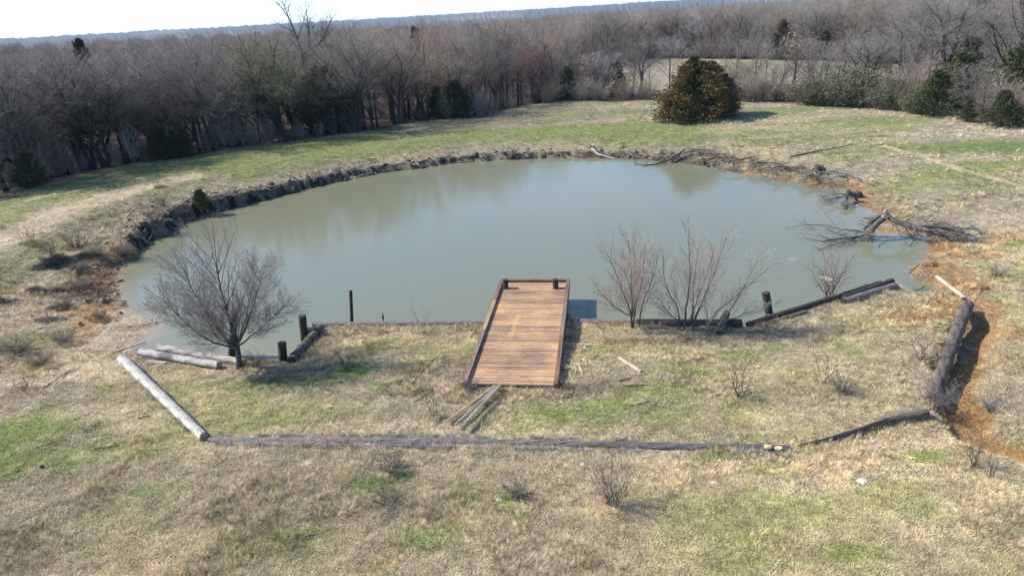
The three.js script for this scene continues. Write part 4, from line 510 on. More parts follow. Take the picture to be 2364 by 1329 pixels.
// ---------------------------------------------------------------- the dock
{
  const A = V(-1.7, .85, -18.73), D = V(-.47, .85, -27.39), turn = -0.1385, t = base('wooden_dock', V((A.x + 1.28) / 2, 0, -18.55), turn), LEN = 8.72, WID = 2.98, TOP = .85, r = rng(51);
  const deck = texture(512, 2048, (x, y, o) => {
    const b = Math.floor(y / 2048 * 47), hue = noise(b * 7.7, 3.3), g = fbm(x * .012 + b * 31, y * .19, 3), f = fbm(x * .05 + b * 13, y * .5, 2), patch = fbm(x * .006 + 3, y * .0035, 3), kx = noise(Math.floor(x / 64) + b * 9, b) * 64 + Math.floor(x / 64) * 64, kn = Math.hypot((x - kx) * .5, (y - (b + .5) * 2048 / 47) * .9) < 3.5 && noise(b * 3.1, Math.floor(x / 64)) > .5;
    let v = .885 + .2 * (hue - .5) + .42 * (g - .5) + .3 * (f - .5) + .25 * (patch - .5); if (kn) v *= .55; const tan = clamp(.45 + 1.1 * (patch - .5) + .7 * (hue - .5));
    let R = v * mixN(173, 208, tan), G = v * mixN(140, 163, tan), B = v * mixN(113, 118, tan);
    const sx = (x / 512 - .38 - (y / 2048 - .5) * .1) / .035, sy = smooth(.36, .4, y / 2048) * smooth(.62, .56, y / 2048), paint = sy * smooth(1.3, .3, Math.abs(sx) + (fbm(x * .05, y * .03, 3) - .5) * 1.2) * .38;
    R = mixN(R, 228, paint); G = mixN(G, 190, paint); B = mixN(B, 105, paint); o[0] = R; o[1] = G; o[2] = B;
  });
  const bump = grainBump, mat = std(1, 1, 1, .85, { map: deck, bumpMap: deck, bumpScale: .006 }), N = 46, pitch = LEN / N;
  for (let k = 0; k < N; k++) {
    const g = new THREE.BoxGeometry(WID - .02 + (r() - .5) * .01, .038, pitch - .015), u = g.attributes.uv, P = g.attributes.position, zc = -(k + .5) * pitch;
    for (let q = 0; q < P.count; q++) u.setXY(q, (P.getX(q) + WID / 2) / WID, -(P.getZ(q) + zc) / LEN + P.getY(q) * .02);
    const m = mesh('plank', g, mat, t); m.position.set((r() - .5) * .012, TOP - .019 + (r() - .5) * .007, zc); m.rotation.z = (r() - .5) * .005; m.rotation.x = (r() - .5) * .03; m.rotation.y = (r() - .5) * .003;
  }
  const redWood = woodOf(.34, .19, .135, .004), tanWood = woodOf(.66, .45, .24, .004), oldWood = woodOf(.4, .27, .2, .004);
  const rail = (x, z0, z1, m, w = .14) => { const b = mesh('side_rail', new THREE.BoxGeometry(w, .1, Math.abs(z1 - z0) - .008), m, t); b.position.set(x, TOP + .052, -(z0 + z1) / 2); };
  rail(-WID / 2 + .07, -.12, 1.8, oldWood); rail(-WID / 2 + .07, 1.8, 3.7, oldWood); rail(-WID / 2 + .07, 3.7, 6.5, tanWood); rail(-WID / 2 + .07, 6.5, LEN + .05, redWood);
  rail(WID / 2 - .07, -.1, 3.2, redWood); rail(WID / 2 - .07, 3.2, 6.3, oldWood); rail(WID / 2 - .07, 6.3, LEN + .05, redWood);
  const fr = mesh('end_rail', new THREE.BoxGeometry(WID - .29, .1, .14), redWood, t); fr.position.set(0, TOP + .052, -LEN + .02);
  for (const x of [-WID / 2 + .02, -.5, .5, WID / 2 - .02]) { const j = mesh('joist', new THREE.BoxGeometry(.045, .19, LEN - .1), M.joist, t); j.position.set(x, TOP - .04 - .097, -LEN / 2); }
  const he = mesh('end_joist', new THREE.BoxGeometry(WID - .1, .17, .045), woodOf(.4, .28, .17, .004), t); he.position.set(0, TOP - .04 - .087, -.03);
  const hf = mesh('end_joist', new THREE.BoxGeometry(WID - .1, .17, .045), M.joist, t); hf.position.set(0, TOP - .04 - .087, -LEN + .03);
  for (const x of [-1.16, .93]) { const m = new MB(); m.tube([V(x, -1.2, -7.95), V(x, 0, -7.95), V(x, TOP + .4, -7.95)], [.12, .118, .115], 14, true, false, .06, x); m.build('pile', M.blackPost, t); }
  for (const [x, z] of [[-1.2, -5.6], [1.2, -5.6]]) { const m = new MB(); m.tube([V(x, -1.2, z), V(x, TOP - .24, z)], [.11, .11], 10); m.build('pile', M.blackPost, t); }
  tag(t, 'brown plank dock reaching from the grass out over the pond', 'dock');
}

// ---------------------------------------------------------------- bare trees and shrubs on the headland
const W3 = (s, lean = 0) => s.map((p) => V(p[0] + lean * Math.max(0, p[1]), p[1], p[2]));
const LEVEL3 = (n1, n2, n3, o = {}) => [{ n: n1, ang: .6, ratio: .5, start: .12, up: .07, wig: .2, segs: 5, sides: 4, rr: .2, min: .006, taper: .25, short: .45, ...o }, { n: n2, ang: .55, ratio: .45, start: .1, up: .05, wig: .2, segs: 3, sides: 3, rr: .4, min: .0035, taper: .3, ...o.b }, { n: n3, ang: .5, ratio: .5, start: .08, up: .05, wig: .16, segs: 2, sides: 3, rr: .6, min: .0026, ...o.c }, { n: 3, ang: .5, ratio: .5, start: .15, up: .03, wig: .1, segs: 1, sides: 3, rr: .8, min: .0024 }];
{ // the big one: a straight trunk and a second stem leaning left
  const g = growTree({ wood: 0, levels: LEVEL3(32, 12, 7, { ang: .75, ratio: .42, start: .2, short: .12, up: .08 }), stems: [
    { pts: W3([[0, -.25, 0], [0, .9, 0], [-.1, 1.9, .1], [-.25, 3.0, .1], [-.45, 4.25, 0]], .1), r0: .14, r1: .01, flare: 1.3, wig: .06, segs: 12, len: 4.0, pow: .6 },
    { pts: W3([[-.02, .75, 0], [-.5, 1.6, .15], [-1.0, 2.7, .2], [-1.4, 3.9, .2]], .1), r0: .075, r1: .008, wig: .06, segs: 10, len: 3.2 },
    { pts: W3([[0, .85, 0], [.5, 1.6, .3], [1.0, 2.7, .5], [1.35, 3.7, .5]], .1), r0: .05, r1: .007, segs: 8, len: 2.6 },
    { pts: W3([[0, .7, 0], [-.8, 1.3, .3], [-1.5, 2.1, .5], [-2.0, 3.0, .6]], .1), r0: .045, r1: .007, segs: 8, len: 2.4 },
    { pts: W3([[0, .8, 0], [.2, 1.8, -.8], [.5, 3.2, -1.3]], .1), r0: .045, r1: .007, segs: 7, len: 2.6 }, { pts: W3([[0, .8, 0], [-.3, 1.6, .8], [-.3, 3, 1.4]], .1), r0: .045, r1: .007, segs: 7, len: 2.4 }, { pts: W3([[0, .8, 0], [.9, 1.4, -.2], [1.75, 2.2, -.1]], .1), r0: .035, r1: .006, segs: 7, len: 2.0 }] }, 501);
  plant('bare_tree', g, spot(550, 848), 0, 1, M.bark, std(.33, .28, .255), 'big bare spreading tree standing at the left end of the water wall', 'tree');
}
const WILLOW = (n) => LEVEL3(n, 11, 6, { up: .1, ang: .52, ratio: .52, start: .15, rr: .16 });
{ const g = growTree({ wood: 0, levels: WILLOW(14), stems: [
    { pts: W3([[0, -.2, 0], [-.1, .7, 0], [-.45, 1.7, .1], [-.95, 3.0, .1]]), r0: .055, r1: .007, segs: 9, len: 2.9, pow: .6 }, { pts: W3([[0, -.2, 0], [0, .8, 0], [-.05, 1.9, 0], [-.2, 3.4, .1]]), r0: .06, r1: .007, segs: 9, len: 2.9, pow: .6 }, { pts: W3([[.05, -.2, 0], [.12, .8, 0], [.4, 1.7, -.2], [.5, 3.2, -.4]]), r0: .045, r1: .007, segs: 9, len: 2.7, pow: .6 }, { pts: W3([[.2, -.2, .1], [.32, .8, .1], [.6, 1.8, .2], [.9, 2.9, .2]]), r0: .036, r1: .006, segs: 8, len: 2.5 }, { pts: W3([[-.1, .5, 0], [-.7, 1.0, .2], [-1.3, 1.7, .3]]), r0: .026, r1: .006, segs: 7, len: 1.8 }, { pts: W3([[0, .4, 0], [-.1, 1.4, .6], [-.5, 2.7, 1]]), r0: .032, r1: .006, segs: 7, len: 2.4 }, { pts: W3([[0, .5, 0], [.3, 1.5, -.7], [.2, 2.8, -1.1]]), r0: .03, r1: .006, segs: 7, len: 2.3 }] }, 502);
  plant('bare_willow', g, spot(1459, 756), 0, 1, M.bark, std(.46, .36, .3), 'bare vase-shaped willow on the water wall right of the dock', 'tree'); }
{ const g = growTree({ wood: 0, levels: WILLOW(12), stems: [
    { pts: W3([[-.2, -.2, 0], [-.15, 1, 0], [-.1, 2.2, 0], [-.25, 3.75, .1]]), r0: .055, r1: .007, segs: 10, len: 3.0, pow: .6 }, { pts: W3([[.1, -.2, 0], [.35, .9, 0], [.75, 2.1, .1], [1.1, 3.5, .1]]), r0: .06, r1: .007, segs: 9, len: 3.0, pow: .6 }, { pts: W3([[-.3, -.2, 0], [-.5, .9, .1], [-.95, 1.8, .1], [-1.1, 3, .2]]), r0: .034, r1: .006, segs: 8, len: 2.4 }, { pts: W3([[.1, .3, 0], [.2, 1.4, -.5], [.4, 2.9, -.8]]), r0: .034, r1: .006, segs: 8, len: 2.5 }, { pts: W3([[-.3, .3, 0], [-.8, .8, .3], [-1.3, 1.5, .4]]), r0: .026, r1: .006, segs: 7, len: 1.7 }, { pts: W3([[0, .3, 0], [.1, 1.5, .5], [.5, 3.1, .7]]), r0: .03, r1: .006, segs: 8, len: 2.5 }] }, 503);
  plant('bare_willow', g, spot(1592, 760), 0, 1, M.bark, std(.44, .35, .295), 'tall bare willow with two dark upright stems behind the mossy wall pole', 'tree'); }
{ const g = growTree({ wood: 0, levels: WILLOW(10), stems: [
    { pts: W3([[-.45, -.2, 0], [.1, .8, 0], [.9, 1.6, .1], [2.0, 2.6, .1]]), r0: .045, r1: .007, segs: 9, len: 2.3 }, { pts: W3([[.0, -.1, 0], [.5, .9, .1], [1.0, 1.9, .1], [1.5, 3.0, 0]]), r0: .045, r1: .007, segs: 9, len: 2.3 }, { pts: W3([[-.3, 0, 0], [-.3, .7, .2], [-.5, 1.4, .3], [-.3, 2.3, .3]]), r0: .026, r1: .006, segs: 7, len: 1.7 }, { pts: W3([[.2, .4, 0], [1.1, .8, .3], [1.9, 1.1, .3]]), r0: .026, r1: .006, segs: 7, len: 1.5 }] }, 504);
  plant('bare_willow', g, spot(1648, 766), 0, 1, M.barkPale, std(.48, .4, .35), 'bare willow leaning to the right over the short cracked pole', 'tree'); }
const shrubFeet = [];
function shrub(seed, H, W, n, twig, o = {}) { const r = rng(seed), stems = []; for (let k = 0; k < n; k++) { const a = k / n * 6.28 + r(), q = W * .5 * (.45 + .6 * r()), h = H * (.65 + .4 * r()); const f = W * .1, b1 = V(Math.cos(a + r() * 3) * f * r(), -.05, Math.sin(a + r() * 3) * f * r()); stems.push({ pts: [b1, V(b1.x + Math.cos(a + (r() - .5)) * q * .45, h * (.3 + .3 * r()), b1.z + Math.sin(a + (r() - .5)) * q * .45), V(Math.cos(a) * q, h, Math.sin(a) * q)], r0: (o.r0 ?? .013) * (.5 + .6 * r()), r1: .003, segs: 7, sides: 4, wig: .09 * H }); } return growTree({ wood: 0, stems, levels: [{ n: twig * 1.3, ang: .75, ratio: .42, start: .15, up: .05, wig: .35, segs: 3, sides: 3, rr: .4, min: .003 }, { n: (o.fine ?? 5) * 1.3, ang: .7, ratio: .5, start: .1, up: .03, wig: .3, segs: 2, sides: 3, rr: .6, min: .0024 }] }, seed); }
for (const [px, py, seed, H, W, n, tw, tm, cm, label, o] of [
  [1915, 693, 510, 2.1, 2.2, 12, 9, M.bark, M.twigRed, 'reddish bare shrub growing behind the long dark sloping pole', { fine: 7, r0: .022 }],
  [978, 772, 511, 1.3, 1.1, 4, 7, M.barkPale, M.twigPale, 'small pale sapling by the water wall left of the dock', {}],
  [1702, 915, 512, 1.35, 1.5, 6, 8, M.barkDark, M.twigDark, 'bare thorny shrub on the grass below the mossy wall pole', { r0: .022 }],
  [1893, 888, 513, 1.3, 1.6, 6, 8, M.bark, M.twigGrey, 'grey thorny shrub in the middle of the right terrace', {}],
  [2130, 828, 514, 1.25, 1.3, 6, 8, M.barkDark, M.twigDark, 'dark thorny shrub left of the thick terrace pole', {}],
  [1411, 1168, 515, 1.35, 1.2, 16, 7, M.barkDark, M.twigBrown, 'tall dead bush with dark stems in the foreground', { fine: 6 }],
  [1190, 1147, 516, .42, .7, 22, 6, M.barkDark, M.twigBrown, 'small round dead bush in the foreground', { fine: 5, r0: .008 }],
  [905, 1090, 517, .5, .9, 20, 6, M.bark, M.twigGrey, 'grey dead bush above the green patch in the foreground', { fine: 5, r0: .008 }],
  [893, 1165, 518, .5, 1.1, 22, 6, M.barkDark, M.twigBrown, 'wide dead bush below the green patch in the foreground', { fine: 5, r0: .008 }],
  [2244, 1078, 519, 1.1, 1.0, 6, 7, M.barkDark, M.twigDark, 'thin dark shrub below the orange ditch', {}],
  [2288, 1105, 520, .8, .5, 3, 6, M.barkDark, M.twigDark, 'single-stemmed dead weed right of the thin dark shrub', {}],
  [2165, 950, 521, .9, 1.3, 18, 7, M.bark, M.twigGrey, 'grey bushy weed at the lower end of the thick terrace pole', { fine: 6, r0: .01 }],
  [1940, 905, 522, .6, 1.0, 20, 6, M.barkDark, M.twigBrown, 'low brown dead bush right of the grey thorny shrub', { fine: 5, r0: .008 }],
  [998, 962, 523, .8, .6, 6, 6, M.bark, M.twigGrey, 'slim grey weed left of the fanned boards', { r0: .008 }],
  [1085, 905, 524, .5, .8, 16, 6, M.bark, M.twigGrey, 'grey weed tuft at the near left corner of the dock', { r0: .007 }],
  [795, 850, 525, .7, 1.0, 8, 6, M.barkDark, M.twigDark, 'dark bare shrub over the green patch near the cove', {}],
  [590, 845, 526, .5, .9, 14, 6, M.barkDark, M.twigDark, 'dark weeds at the foot of the big bare tree', { r0: .008 }],
  [1300, 890, 527, .35, .4, 10, 5, M.bark, M.twigGrey, 'grey weed at the near right corner of the dock', { r0: .007 }],
  [60, 902, 528, .6, .9, 8, 6, M.barkDark, M.twigDark, 'dark weeds on the sandy ground at the left', {}],
  [175, 575, 529, 1.3, 1.9, 22, 8, M.bark, M.twigBrown, 'rounded brown thicket on the left bank', { fine: 6 }],
  [115, 588, 530, .9, 1.2, 10, 7, M.bark, M.twigGrey, 'grey weed clump left of the brown thicket', {}],
  [72, 562, 531, 1.2, 1.1, 7, 7, M.barkDark, M.twigDark, 'thin dark shrub beside the dirt track', {}],
  [276, 570, 532, 1.8, .9, 3, 7, M.bark, M.twigPale, 'tall dead sapling on the left bank above the water', {}],
  [366, 432, 533, 1.2, .5, 2, 5, M.bark, M.twigBrown, 'lone dead stem beside the upper end of the dirt track', {}],
  [375, 478, 534, 1.0, 1.6, 20, 7, M.barkDark, M.twigDark, 'dark brush clump on the left bank near the small cedar', { fine: 6 }],
  [355, 515, 535, 1.0, 1.5, 18, 7, M.barkDark, M.twigDark, 'dark brush overhanging the left shore', { fine: 6 }],
  [1365, 274, 536, .9, 1.6, 7, 6, M.bark, M.twigGrey, 'thin grey shrub on the far lawn', {}], [1478, 276, 537, .9, 2.2, 10, 6, M.bark, M.twigGrey, 'low grey shrub on the far lawn left of the lone cedar', {}],
  [2300, 640, 538, .6, 1.2, 20, 6, M.bark, M.twigPale, 'pale brush hump on the right bank', { fine: 5, r0: .008 }],
  [2285, 950, 539, .5, .9, 18, 6, M.bark, M.twigPale, 'pale grass-like brush hump right of the orange ditch', { fine: 5, r0: .007 }],
  [40, 812, 540, .55, 1.5, 44, 6, M.bark, M.twigTan, 'dry grassy mound at the left border', { fine: 5, r0: .006 }], [150, 790, 541, .45, 1.3, 40, 6, M.bark, M.twigTan, 'dark-fringed grassy mound right of the one at the left border', { fine: 5, r0: .006 }], [95, 842, 542, .4, 1.1, 40, 6, M.bark, M.twigTan, 'low grassy mound below the other two on the sand at left', { fine: 5, r0: .006 }], [232, 738, 543, .4, .8, 36, 6, M.barkDark, M.twigBrown, 'dark clump of dead grass on the bare left shore', { fine: 5, r0: .006 }], [180, 625, 544, .5, 1.2, 40, 6, M.barkDark, M.twigBrown, 'dark brush over the upper ledge of the left bank', { fine: 5, r0: .007 }], [185, 665, 545, .45, 1.3, 40, 6, M.bark, M.twigTan, 'pale dry grass clump below the upper ledge of the left bank', { fine: 5, r0: .006 }], [150, 710, 546, .4, .8, 34, 6, M.barkDark, M.twigBrown, 'brown grass clump on the middle ledge of the left bank', { fine: 5, r0: .006 }], [225, 590, 547, .5, 1.1, 36, 6, M.barkDark, M.twigBrown, 'dark brush right of the brown thicket on the left bank', { fine: 5, r0: .007 }], [285, 590, 548, .6, 1.3, 40, 6, M.barkDark, M.twigBrown, 'dark brush hump overhanging the water at the left shore', { fine: 5, r0: .008 }], [420, 500, 549, .6, 1.4, 40, 6, M.barkDark, M.twigBrown, 'dark brush hump at the far end of the left shore', { fine: 5, r0: .008 }],
]) { const p = spot(px, py); shrubFeet.push([p, W]); plant('dead_shrub', shrub(seed, H, W, n, tw, o), p, 0, 1, tm === M.barkDark ? M.bark : tm, cm === M.twigDark ? M.twigBrown : cm === M.twigBrown ? M.twigTan : cm, label, 'shrub'); }
cedar('cedar_sapling', smallCedars[1], spot(468, 482), 1, .33, M.cedarGreen, M.cedarOlive, 'small green cedar growing on the left bank above the water');

// ---------------------------------------------------------------- fallen trees and brush round the shore
function fallen(name, label, category, seed, stems, lv, tm, cm, cutMat) {
  const o = base(name, stems[0][0][0].clone()), org = o.position; const g = growTree({ wood: 0, floor: 0.02 - org.y, levels: lv, stems: stems.map(([p, r0, r1, len]) => ({ pts: p.map((q) => q.clone().sub(org)), r0, r1, segs: 10, wig: .08, bend: true, cutStart: true, sides: 7, len })) }, seed);
  g.trunk.build('trunk', tm, o); if (g.crown.tris) g.crown.build('branches', cm, o); return tag(o, label, category);
}
const BR = (a, b, c = 0) => [{ n: a * 1.3, ang: .7, ratio: .45, start: .2, up: .05, wig: .3, segs: 4, sides: 4, rr: .3, min: .007 }, { n: b, ang: .7, ratio: .5, start: .15, up: .03, wig: .35, segs: 2, sides: 3, rr: .5, min: .005 }, ...(c ? [{ n: c, ang: .7, ratio: .5, start: .1, up: .02, wig: .2, segs: 1, sides: 3, rr: .6, min: .005 }] : [])];
const L3 = (...p) => p.map(([x, y, h]) => level(x, y, h));
{ const o = fallen('fallen_tree', 'large fallen tree with a broken arched trunk lying in the water at the right shore', 'fallen tree', 601, [
    [L3([2046, 497, 1.15], [2024, 520, .8], [2003, 540, .35], [1960, 548, .15], [1900, 556, .05]), .17, .04, 3.2], [L3([2040, 494, 1.2], [2016, 508, .9], [1996, 530, .4]), .13, .08, 1.5], [L3([2048, 497, 1.15], [2062, 508, 1.0], [2100, 525, .7], [2160, 538, .5], [2225, 552, .35]), .15, .03, 4], [L3([2055, 503, 1.0], [2120, 520, .9], [2190, 530, .7], [2250, 545, .5]), .07, .02, 3.6], [L3([2003, 536, .35], [1960, 530, .4], [1900, 520, .3], [1830, 522, .12]), .06, .015, 3], [L3([2000, 540, .2], [1950, 556, .1], [1890, 575, .05]), .05, .015, 2.2], [L3([2022, 522, .6], [2017, 538, .2], [2014, 545, -.1]), .045, .03, .8], [L3([2110, 528, .6], [2170, 545, .3], [2230, 556, .15]), .06, .02, 2.8], [L3([2140, 525, .7], [2200, 525, .8], [2240, 530, .6]), .05, .02, 2.4]], BR(9, 7, 4), M.driftDark, std(.3, .27, .26));
  for (const [x, y, h] of [[2042, 501, 1.12], [2046, 490, 1.25]]) { const m = new MB(), p = level(x, y, h).sub(o.position); m.tube([p, p.clone().add(V(-.02, .04, .16))], [.13, .12], 12, true, true, .1, x); m.build('cut_end', M.paleEnd, o); } }
fallen('fallen_branch', 'long bare fallen branch lying up the right bank', 'branch', 602, [[L3([1825, 363, .75], [1880, 350, 1.1], [1920, 343, 1.3], [1972, 333, 1.4]), .09, .02, 3.6]], BR(9, 6, 3), M.driftDark, M.twigPale);
fallen('driftwood_log', 'pale driftwood log sliding into the water on the far shore', 'log', 603, [[L3([1367, 343, .6], [1382, 356, .3], [1420, 366, .05]), .14, .07, 1]], BR(1, 1), M.driftwood, M.driftwood);
fallen('pale_stick', 'pale straight stick propped on the far bank', 'branch', 604, [[L3([1580, 342, .9], [1552, 375, .05]), .09, .06, 1]], BR(1, 1), M.driftwood, M.driftwood);
fallen('dark_branch', 'dark branch reaching from the far bank into the water', 'branch', 605, [[L3([1572, 352, .7], [1530, 374, .15], [1490, 381, .03], [1465, 378, .02]), .1, .02, 2]], BR(5, 4), M.driftDark, M.driftDark);
fallen('driftwood_branch', 'forked white driftwood branch floating in the cove', 'branch', 606, [[L3([331, 694, .12], [352, 706, .1], [372, 712, .08], [390, 709, .14], [402, 716, .1], [406, 727, .04]), .06, .03, 1], [L3([372, 712, .08], [380, 718, .05]), .03, .02, .3]], BR(2, 2), M.driftwood, M.driftwood);
fallen('driftwood_stick', 'small white stick at the edge of the cove', 'stick', 607, [[L3([345, 737, .08], [360, 744, .06]), .05, .04, .3]], BR(1, 1), M.driftwood, M.driftwood);
fallen('sunken_branch', 'small dark branch in the shallow water at the right', 'branch', 608, [[L3([2122, 612, .12], [2112, 621, .06], [2098, 631, .02]), .05, .02, .8]], BR(3, 2), M.driftDark, M.driftDark);
fallen('sunken_branch', 'thin twigs standing in the small right inlet', 'branch', 609, [[L3([2117, 684, .02], [2124, 668, .12], [2140, 658, .1]), .02, .008, .8], [L3([2100, 672, .03], [2135, 664, .05]), .015, .006, .8]], BR(4, 3), M.driftDark, M.driftDark);
fallen('tree_stump', 'uprooted stump with twigs trailing in the water below the right bank', 'stump', 610, [[L3([1960, 440, .7], [1955, 455, .4], [1957, 470, .15], [1950, 482, .02]), .15, .05, 1.4], [L3([1958, 452, .4], [1935, 456, .3], [1905, 462, .12]), .07, .02, 2.4], [L3([1958, 448, .5], [1930, 448, .4], [1900, 452, .1]), .05, .015, 2.4], [L3([1960, 445, .6], [1972, 448, .5], [1978, 460, .1]), .12, .09, .8]], BR(9, 7, 3), M.driftDark, M.twigGrey);
const pileOf = (name, label, seed, xs, n, spread, tm, cm, len = 2.2) => { const r = rng(seed), st = []; len *= .75; for (let k = 0; k < n * .75; k++) { const q = Math.min(.999, k / (n * .75)) * (xs.length - 1), i = Math.min(xs.length - 2, Math.floor(q)), f = q - i, px = mixN(xs[i][0], xs[i + 1][0], f) + (r() - .5) * spread, py = mixN(xs[i][1], xs[i + 1][1], f) + (r() - .5) * spread * .25, p = spot(px, py); const a = r() * 6.28, l = len * (.4 + .8 * r()); p.y = Math.max(p.y, .1) + .15 + r() * .35; st.push([[p, p.clone().add(V(Math.cos(a) * l * .5, .1 - r() * .2, Math.sin(a) * l * .5)), p.clone().add(V(Math.cos(a) * l, -.25 * r(), Math.sin(a) * l))], .03 + .05 * r() * r(), .012, l]); } return fallen(name, label, 'brush pile', seed, st, BR(7, 6, 2), tm, cm); };
pileOf('brush_pile', 'grey brush pile on the far bank beside the pale propped stick', 620, [[1575, 358], [1640, 362], [1690, 374]], 26, 26, M.driftDark, M.twigGrey);
pileOf('brush_pile', 'dark tangled brush pile hanging into the water at the far right shore', 621, [[1705, 378], [1760, 388], [1825, 405]], 30, 28, M.driftDark, M.twigDark, 2.6);
pileOf('brush_pile', 'brush and root pile with a dark stump at the right shore', 622, [[1820, 395], [1870, 412], [1900, 430]], 22, 28, M.driftDark, M.twigBrown);
pileOf('brush_pile', 'flattened pale brush lying on the grass above the right shore', 623, [[1890, 410], [1930, 412], [1965, 418]], 18, 26, M.driftwood, M.twigPale);
pileOf('brush_pile', 'dense dark brush under the right limbs of the large fallen tree', 624, [[2130, 535], [2190, 542], [2245, 548]], 20, 24, M.driftDark, M.twigBrown, 1.8);
{ const p = spot(1888, 404); lump('root_clod', 'black root clod standing up in the brush at the right shore', 'clod', p.clone().add(V(0, .3, 0)), .4, .45, .35, M.clod, 33); const q = spot(1975, 455); lump('root_clod', 'dark root clod behind the uprooted stump', 'clod', q.clone().add(V(0, .1, 0)), .45, .3, .35, M.clod, 35); }

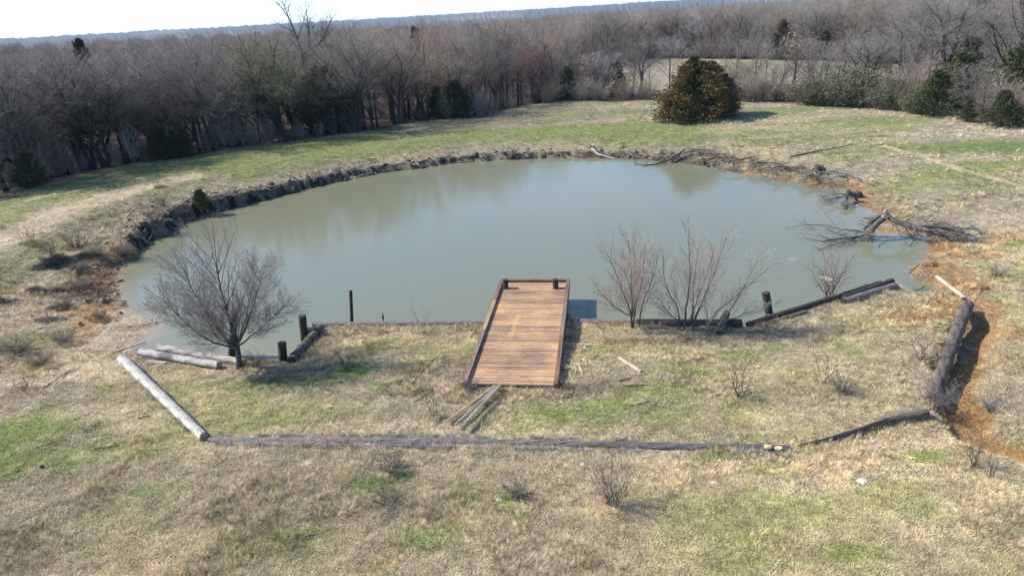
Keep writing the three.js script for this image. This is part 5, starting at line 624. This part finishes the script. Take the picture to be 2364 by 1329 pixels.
// ---------------------------------------------------------------- loose stuff: clods and roots on the cut banks, and all the grass
{
  const r = rng(71), m = new THREE.Matrix4(), c = new THREE.Color(), q = new THREE.Quaternion(), e = new THREE.Euler();
  const cl = new THREE.IcosahedronGeometry(1, 1), P = cl.attributes.position; for (let k = 0; k < P.count; k++) { const x = P.getX(k), y = P.getY(k), z = P.getZ(k), f = .6 + .8 * fbm(x * 2 + 5, y * 2 + z * 1.7 + 9, 2); P.setXYZ(k, x * f, y * f, z * f); } cl.computeVertexNormals();
  const rootM = new MB(); rootM.tube([V(-.5, 0, 0), V(-.2, .12, .1), V(.15, .05, -.05), V(.5, .16, .08)], [.05, .045, .03, .012], 5, true, true); rootM.tube([V(-.2, .12, .1), V(0, .3, .2), V(.1, .42, .15)], [.03, .02, .008], 4, true);
  const spots = []; for (let k = 0; k < 26000; k++) { const a = mixN(-44, 36, r()) * Math.PI / 180, R = mixN(24, 66, r()), x = Math.sin(a) * R, z = -Math.cos(a) * R, s = shore(x, z), [f] = bankAt(x, z); if (s < -.1 || s > 2.6) continue; const steep = f < -92 || f > 128 ? 1 : f < -60 ? .6 : f > 62 ? .16 : 0; if (!steep || r() > steep * smooth(2.7, .3, s) * (.28 + 1.0 * smooth(.4, .72, fbm(x * .6 + 3, z * .6, 2)))) continue; spots.push([x, z, s, f]); }
  const clods = new THREE.InstancedMesh(cl, std(1, 1, 1, 1), spots.length), roots = new THREE.InstancedMesh(rootM.geo(), std(1, 1, 1, .9), spots.length); clods.name = 'mud_clods'; roots.name = 'root_debris';
  spots.forEach(([x, z, s, f], k) => {
    const y = Math.max(0, ground(x, z)), big = (.04 + .26 * r() * r() * r()) * (f > 0 && f < 130 ? .6 : 1); e.set(r() * 6, r() * 6, r() * 6); q.setFromEuler(e); m.compose(V(x, y, z), q, V(big * (1 + r()), big * (.7 + .5 * r()), big * (.8 + .5 * r()))); clods.setMatrixAt(k, m); const v = .6 + r() * 1.0; if (f > -92 && f < 128) c.setRGB(.24 * v, .15 * v, .075 * v); else c.setRGB(.1 * v, .077 * v, .062 * v); clods.setColorAt(k, c);
    e.set((r() - .5) * .8, r() * 6.28, (r() - .5) * .9); q.setFromEuler(e); const l = (r() < .35 ? 0.001 : .35 + 1.0 * r() * r()) * (f > -92 && f < 128 ? .6 : 1); m.compose(V(x + (r() - .5) * .4, y + .03, z + (r() - .5) * .4), q, V(l, l * (.6 + .6 * r()), l)); roots.setMatrixAt(k, m); const p = r(); if (p < (f > -92 ? .12 : .28)) c.setRGB(.4, .36, .33); else if (p < .6) c.setRGB(.22, .19, .175); else c.setRGB(.08, .068, .06); roots.setColorAt(k, c);
  });
  tag(clods, 'broken clods of mud along the cut banks', 'clods', null, 'stuff'); tag(roots, 'roots and dead sticks sticking out of the cut banks', 'roots', null, 'stuff'); scene.add(clods, roots);

  const tuft = (seed, n, H, spread, lean, w) => { const t = rng(seed), b = new MB(); for (let k = 0; k < n; k++) { const a = t() * 6.28, rr = Math.sqrt(t()) * spread, h = H * (.5 + .7 * t()), l = lean * (.4 + .9 * t()), ca = Math.cos(a), sa = Math.sin(a), p0 = V(ca * rr * .6, -.02, sa * rr * .6), p1 = p0.clone().add(V(ca * l * h * .4, h * .65, sa * l * h * .4)), p2 = p0.clone().add(V(ca * l * h, h * (l > 1 ? .75 : 1), sa * l * h)), o = a + 1.57 + (t() - .5), s = V(Math.cos(o) * w, 0, Math.sin(o) * w); b.face(p0.clone().sub(s), p0.clone().add(s), p1.clone().add(s.clone().multiplyScalar(.7))); b.face(p0.clone().sub(s), p1.clone().add(s.clone().multiplyScalar(.7)), p1.clone().sub(s.clone().multiplyScalar(.7))); b.face(p1.clone().sub(s.clone().multiplyScalar(.7)), p1.clone().add(s.clone().multiplyScalar(.7)), p2); } return b.geo(); };
  const sets = { dry: [], short: [], tall: [], green: [] };
  for (let R = 8.5; R < 96;) {
    const gap = R < 40 ? Math.max(.045, R * .0032) : R * .0065 - .05; 
    for (let a = -.8; a < .8; a += gap / R) {
      const aa = a + (r() - .5) * gap / R * 1.6, rr = R + (r() - .5) * gap * 1.6, x = Math.sin(aa) * rr, z = -Math.cos(aa) * rr, s = shore(x, z); if (s < .08) continue;
      const k = cover(x, z), bare = Math.max(k.s * .93, k.o * .9, k.d * .85, k.b * .5, k.l), y = ground(x, z); if (r() < bare) continue;
      const px = x * .99 + .0, dx = x + .1 * 0; const du = (x - -.21) * .99 + (z + 18.55) * .137, dv = -(z + 18.55) * .99 + (x + .21) * .137; if (Math.abs(du) < 1.5 && dv > 0 && dv < 8.8) continue;
      const t = tone(k), g = Math.max(k.g, k.G), v = 1.1 + (r() - .5) * .85; if (r() < .06 * smooth(.3, .55, k.n2)) { t[0] = mixN(t[0], .22, .8); t[1] = mixN(t[1], .235, .8); t[2] = mixN(t[2], .07, .8); }
      const item = [x, y, z, t, v, rr], hump = fbm(x * .55 + 40, z * .55 + 12, 2), right = k.f > 60 && k.f < 168 ? 1 : 0;
      if (r() < g * .92) sets.green.push(item); else if (hump > .6 - right * .1 && r() < (right ? .5 : k.f < -70 ? .4 : .3)) sets.tall.push(item); else if (r() < .5) sets.dry.push(item); else sets.short.push(item);
    }
    R += gap;
  }
  for (const [P, n, w] of [[[[483, 1017], [930, 1019], [1400, 1028], [1822, 1037]], 520, .17], [[[1845, 1031], [1960, 1003], [2060, 968], [2142, 952]], 150, .14], [[[281, 828], [470, 1008]], 130, .2], [[[2245, 720], [2165, 930]], 120, .3]]) for (let k = 0; k < n; k++) {
    const q = r() * (P.length - 1), i = Math.min(P.length - 2, Math.floor(q)), p = spot(mixN(P[i][0], P[i + 1][0], q - i), mixN(P[i][1], P[i + 1][1], q - i)), side = r() < .6 ? 1 : -1, x = p.x + (r() - .5) * .2, z = p.z + side * (w + .12 * r()); if (fbm(x * .8, 3, 2) < .4) continue; const v = .9 + .3 * r(); sets.tall.push([x, ground(x, z), z, [.29 * v, .27 * v, .235 * v], 1, Math.hypot(x, z)]);
  }
  for (const [p, W] of shrubFeet) for (let k = 0; k < 26; k++) { const a = r() * 6.28, q = Math.sqrt(r()) * Math.max(.3, W * .5), x = p.x + Math.cos(a) * q, z = p.z + Math.sin(a) * q; if (shore(x, z) > .1) sets.tall.push([x, ground(x, z), z, tone(cover(x, z)), 1 + (r() - .5) * .4, Math.hypot(x, z)]); }
  const make = (name, label, list, geos, sc, tilt, mul) => geos.forEach((geo, gi) => {
    const L = list.filter((_, k) => k % geos.length === gi), im = new THREE.InstancedMesh(geo, std(1, 1, 1, 1), L.length); im.name = numbered(name);
    L.forEach(([x, y, z, t, v, R], k) => { const s = sc * (.4 + .5 * r()) * Math.max(1, Math.min(2.2, R / 22)); e.set((r() - .5) * tilt, r() * 6.28, (r() - .5) * tilt); q.setFromEuler(e); m.compose(V(x, y, z), q, V(s, s * (.7 + .6 * r()) / Math.sqrt(Math.max(1, R / 30)), s)); im.setMatrixAt(k, m); c.setRGB(t[0] * v * mul[0], t[1] * v * mul[1], t[2] * v * mul[2]); im.setColorAt(k, c); });
    tag(im, label, 'grass', null, 'stuff'); scene.add(im);
  });
  make('dry_grass', 'matted dry winter grass', sets.dry, [tuft(1, 18, .11, .12, 1.3, .005), tuft(2, 18, .09, .13, 1.6, .005)], 1, .5, [1.42, 1.4, 1.36]);
  make('short_grass', 'short sparse winter grass', sets.short, [tuft(3, 14, .06, .12, 1.4, .005), tuft(4, 14, .07, .1, 1, .005)], 1, .4, [1.35, 1.35, 1.33]);
  make('tall_grass', 'standing clumps of dead grass', sets.tall, [tuft(5, 34, .19, .13, .9, .0045), tuft(6, 34, .16, .15, 1.1, .0045)], 1, .5, [1.38, 1.35, 1.33]);
  make('green_grass', 'low green winter grass', sets.green, [tuft(7, 18, .05, .13, 1.2, .006), tuft(8, 18, .06, .12, 1, .006)], 1, .3, [1.5, 1.5, 1.3]);
  console.log('grass', Object.values(sets).map((l) => l.length).join(' '), 'clods', spots.length);
}
scene.traverse((o) => { if (o.isMesh) { o.castShadow = o.receiveShadow = true; } });
renderer.render(scene, camera);
